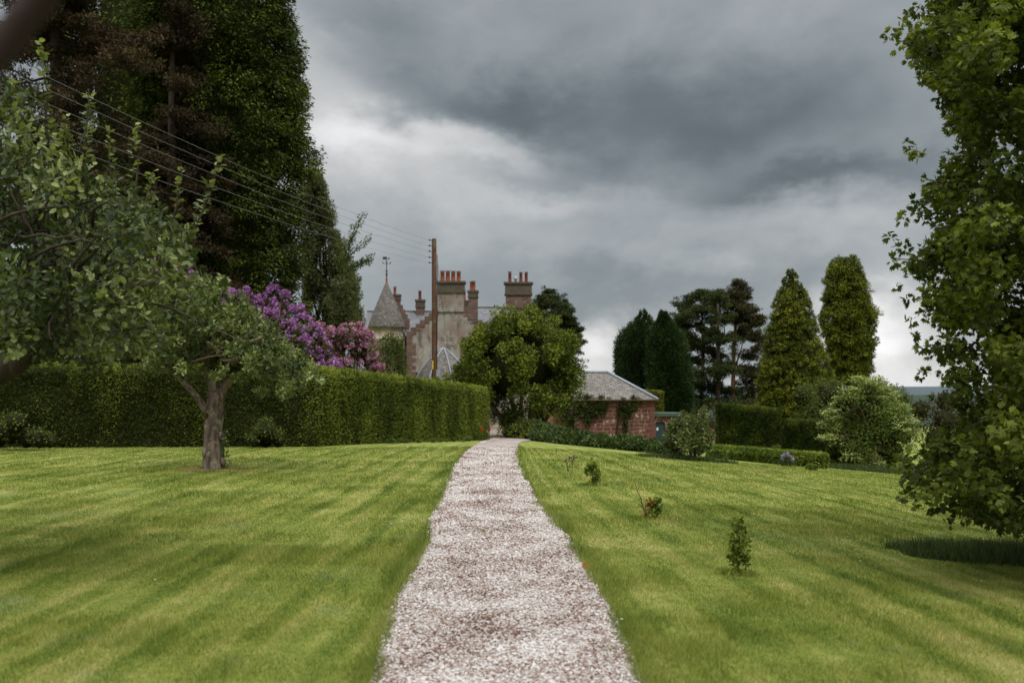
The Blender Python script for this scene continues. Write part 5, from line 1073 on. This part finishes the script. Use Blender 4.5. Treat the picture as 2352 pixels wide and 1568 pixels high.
# catmint and shrubs at the low hedge
q = gp(1806, 1071); cm = thing('catmint', q, 'grey green catmint clump with lavender flowers in front of the low hedge', 'flower')
m = M(); crown(m, [(*(P(a, b_, q.y - .3)), .15) for a, b_ in ((1800, 1060), (1812, 1058), (1806, 1066), (1796, 1068), (1818, 1066), (1806, 1050))], 110, .055, .025, DIAM, up=.4); m.build('foliage', lBED, cm)
for a, b_ in ((1800, 1047), (1808, 1043), (1815, 1049), (1797, 1054), (1820, 1056)): m = M(); crown(m, [(*(P(a, b_, q.y - .35)), .05)], 60, .05, .022, DIAM, up=.6); core(m, P(a, b_, q.y - .35), (.03, .03, .05), 0, 2, .2, 4); m.build('flower_spikes', fLAV, cm)
def pos_plant(name, px, py, D, lst, lm, lab, cat='plant', per=120, L=.06, W=.035, T=DIAM, group=None):
    return simple_plants(name, [(*(P(a, b_, D)), r / F * D) for a, b_, r in lst], lm, lab, cat, per, L, W, T, group=group)
pos_plant('rose_bush', 0, 0, 44.5, [(1780, 1028, 8), (1786, 1040, 8), (1778, 1046, 8), (1790, 1024, 5)], lSHRUB, 'thin rose bush standing in the middle of the low hedge')
q = gp(1863, 1080); pos_plant('pale_plant', 0, 0, q.y - .2, [(1858, 1072, 6), (1866, 1072, 7), (1874, 1074, 5)], lCORN, 'small pale leafed plant at the right end of the low hedge')
pos_plant('yellow_shrub', 0, 0, 63, [(1572 - 4, 948, 9), (1562, 952, 8), (1580, 955, 8)], lBOX, 'yellow green shrub above the lean to roof')

# ferns and weeds along the hedge foot
def fern(px, py, D, n, L, lab):
    p = gp(px, py); m = M(); base = np.array((p.x, p.y, p.z))
    for k in range(n):
        a_ = random.uniform(0, 6.283); l = L * random.uniform(.7, 1.1); el_ = random.uniform(.5, 1.1)
        for i in range(16):
            t_ = (i + 1) / 16; r = l * t_; c = base + np.array([math.cos(a_) * r * math.cos(el_ * (1 - t_ * .5)), math.sin(a_) * r * .7, l * math.sin(el_) * (t_ - .55 * t_ * t_) * 1.3])
            for s_ in (-1, 1):
                dr = np.array([[math.cos(a_ + s_ * 1.2), math.sin(a_ + s_ * 1.2), -.1]]); leaves(m, c[None], dr, np.array([[0, 0, 1.0]]), l * .26 * (1.1 - t_), l * .055, np.array([random.random()]), DIAM)
    m.build('fern', lFERN, origin=p, label=lab, cat='fern', group='ferns along the hedge foot')
fern(118, 1020, 27, 9, .65, 'broad fern at the hedge foot on the far left')
fern(600, 1020, 28, 7, .5, 'fern at the hedge foot just right of the apple trunk')
fern(655, 1022, 28, 6, .55, 'arching fern at the hedge foot right of the dark weeds')
fern(1062, 1016, 38, 7, .45, 'small fern at the hedge foot near the path')
fern(275, 1022, 27, 5, .4, 'small fern at the hedge foot between the two apple trees')
simple_plants('weed_clump', pxc([(590, 995, 20), (610, 985, 22), (630, 995, 20), (605, 1005, 20), (582, 1005, 16), (636, 1006, 16), (612, 968, 14)], 27.6, .3), lSHRUB, 'tall dark weeds growing against the hedge right of the apple trunk', 'weeds', 110, .09, .045)
simple_plants('weed_clump', pxc([(20, 985, 30), (55, 998, 26), (85, 1000, 24), (-15, 995, 30), (30, 962, 26), (110, 1005, 18)], 26, .3), lSHRUB, 'dark bramble clump against the hedge at the far left', 'weeds', 120, .09, .06)
for k in range(3): pass
bk = []
for px in range(-30, 1090, 16):
    pyb = np.interp(px, [0, 500, 760, 1000, 1100], [1026, 1024, 1021, 1016, 1012]); p = gp(px, pyb); 
    if random.random() < .75: bk.append((p.x, p.y + .05, p.z + .06, random.uniform(.07, .16)))
simple_plants('hedge_weeds', bk, lLONG if False else lFERN, 'low mixed weeds along the whole foot of the tall hedge', 'weeds', 46, .085, .03, up=.7, kind='stuff')
for i, (px, py) in enumerate(((1107, 986), (1124, 984))):
    Dq = 40.5 if i == 0 else 41.9; p = P(px, py, Dq); m = M(); lathe(m, (p.x, p.y), [(.01, p.z - .16), (.07, p.z - .12), (.075, p.z), (.05, p.z + .12), (.01, p.z + .2)], 8)
    root = thing('orange_flower', (p.x, p.y, g(p.x, p.y)), ('left' if i == 0 else 'right') + ' one of two orange flower spikes by the hedge end', 'flower', 'orange flowers at the hedge end')
    f = M(); crown(f, [(p.x, p.y, p.z, .07)], 50, .05, .03, DIAM, sq=(.8, .8, 2)); core(f, (p.x, p.y, p.z), (.04, .04, .13), 0, 2, .2, 5); f.build('flower_head', fORNG, root); s = M(); tube(s, [(p.x, p.y, g(p.x, p.y)), (p.x, p.y, p.z - .08)], .012, 5); s.build('stem', lFERN, root)

# saplings on the right lawn
def sapling(name, px, py, top, cl, lab, lm=lSAP, stems=1, per=26, L=.045, W=.032, T=OVAL, r=.006, extra=None, spread=0):
    p = gp(px, py); D = p.y; root = thing(name, p, lab, 'sapling', 'young plants along the right lawn'); s = M()
    for k in range(stems): limb(s, p + Vector((random.uniform(-.02, .02), 0, -.03)), P(top[0] + (k - stems / 2) * spread, top[1], D), r, r * .4, .05, 6)
    if extra: extra(root, D, s)
    s.build('stem', mTWIG, root)
    if cl: m = M(); crown(m, [(*P(a, b_, D + random.uniform(-.04, .04)), q / F * D) for a, b_, q in cl], per, L, W, T, up=.1); m.build('leaves', lm, root)
    return p
pS = sapling('sapling', 1692, 1322, (1697, 1195), [(1697, 1185, 7), (1690, 1200, 11), (1703, 1205, 10), (1695, 1220, 14), (1688, 1238, 15), (1705, 1235, 14), (1695, 1252, 16), (1685, 1262, 13), (1708, 1262, 14), (1694, 1276, 16), (1710, 1283, 12), (1684, 1282, 11), (1712, 1294, 8), (1690, 1294, 12)], 'largest and nearest sapling with bright green leaves', per=38, L=.042, W=.030, r=.009)
pA = sapling('sapling', 1362, 1115, (1362, 1062), [(1362, 1058, 4), (1356, 1066, 7), (1366, 1070, 7), (1352, 1076, 8), (1362, 1080, 9), (1370, 1082, 8), (1350, 1086, 6), (1372, 1092, 6), (1366, 1100, 7), (1360, 1104, 5), (1373, 1102, 5)], 'second small green bush like sapling on the right lawn', per=34, L=.05, W=.035, stems=3, spread=5)
def stick(root, D, s): limb(s, P(1485, 1192, D), P(1468, 1135, D), .012, .006, .04, 6); limb(s, P(1468, 1135, D), P(1455, 1098, D), .005, .002, .04, 5)
pR = sapling('sapling', 1488, 1192, (1492, 1150), [(1500, 1150, 6), (1510, 1147, 6), (1512, 1160, 7), (1508, 1172, 8), (1500, 1180, 8), (1494, 1172, 7), (1470, 1150, 3), (1473, 1165, 3)], 'sapling with red and green leaves beside a bare leaning twig', per=26, L=.045, W=.034, extra=stick, stems=2, spread=10)
root = [o for o in bpy.data.objects if o.get('label') == 'sapling with red and green leaves beside a bare leaning twig'][0]
m = M(); crown(m, [(*P(a, b_, pR.y), q / F * pR.y) for a, b_, q in ((1493, 1152, 5), (1501, 1154, 4), (1495, 1162, 4), (1487, 1160, 2), (1482, 1174, 2))], 12, .04, .04, OVAL, up=-.2); m.build('red_leaves', lRED, root)
def heads(root, D, s):
    for (a, b_) in (((1307, 1082), (1298, 1058)), ((1307, 1082), (1308, 1050)), ((1312, 1068), (1318, 1052)), ((1304, 1074), (1316, 1056))):
        limb(s, P(*a, D), P(*b_, D), .004, .003, .05, 5); core(s, P(*b_, D), (.02, .02, .03), 0, 2, .2, 4)
sapling('dead_stems', 1306, 1083, (1304, 1040), None, 'dry brown flower stems, farther clump beside the path', extra=heads, stems=3, spread=6, r=.005)
def heads2(root, D, s):
    for (b_) in ((1312, 1050), (1318, 1047), (1324, 1050), (1315, 1058)): limb(s, P(1314, 1070, D), P(*b_, D), .004, .003, .05, 5); core(s, P(*b_, D), (.025, .025, .018), 0, 2, .2, 4)
sapling('dead_stems', 1313, 1084 + 2, (1314, 1055), None, 'dry brown flower stem with flat seed heads, nearer clump beside the path', extra=heads2, r=.006)
sapling('dead_stems', 1278, 1041, (1279, 1028), None, 'tiny bare twig farthest up the right lawn', r=.012)
for (p, rx, n, lb) in ((pS, .2, 500, 'largest sapling'), (pA, .25, 500, 'second sapling'), (pR, .28, 600, 'red leaved sapling')):
    long_patch('grass_tuft', p.x, p.y, rx, rx * .6, n, .07, .007 + .0004 * p.y, 'unmown grass tuft around the ' + lb, mBLADE)
# fallen leaves by the path
for i, (px, py, lab) in enumerate(((1339, 1313, 'curled orange leaf lying in the grass right of the path'), (1302, 1188 + 40, 'tiny brown leaf at the right edge of the path'))):
    p = gp(px, py); m = M(); leaves(m, np.array([[p.x, p.y, p.z + .02]]), np.array([[.5, .2, .6]]), np.array([[0, -1, .6]]), .06 if i == 0 else .03, .045 if i == 0 else .025, .5, OVAL); m.build('fallen_leaf', fORNG if i == 0 else lRED, origin=p, label=lab, cat='leaf')

# shoots standing out of the clipped hedge
m = M(); n = 900; sx_ = rng.random(n); seg = rng.random(n) < .55
hx = np.where(seg, -22 + 16.4 * sx_, -5.6 + 4.68 * sx_); hy = np.where(seg, 26.3 + 2.3 * sx_, 28.6 + 13.6 * sx_) + rng.uniform(.1, 1.2, n)
hs = np.where(seg, .5 * sx_, .5 + .5 * sx_); p_ = np.stack([hx, hy, G(hx, hy) + 2.29 - .12 * hs], -1); dr = rng.normal(size=(n, 3)) * .35; dr[:, 2] = 1
leaves(m, p_, dr, rng.normal(size=(n, 3)), rng.uniform(.05, .16, n), .022, rng.random(n) * .6 + .4, DIAM)
o = m.build('stray_shoots', lHEDGE, kind='stuff', label='stray new shoots standing up from the clipped hedge top', cat='hedge shoots')
# daisies and clover patches
m = M(); n = 90; X = rng.uniform(-9, 8, n); Y = rng.uniform(6, 24, n); k = offpath(X, Y, .15); X, Y = X[k], Y[k]; n = len(X)
for q in range(5):
    a_ = q * 1.256 + rng.random(n); leaves(m, np.stack([X, Y, G(X, Y) + .035], -1), np.stack([np.cos(a_), np.sin(a_), a_ * 0 + .2], -1), np.tile([0, -.3, 1.0], (n, 1)), .011, .009, .5, DIAM)
m.build('daisies', plain('daisy_white', (.6, .6, .55), .1, 5), kind='stuff', label='tiny white daisies scattered thinly through the lawn', cat='daisies')

for o in bpy.data.objects:
    if '_o' in o: del o['_o']
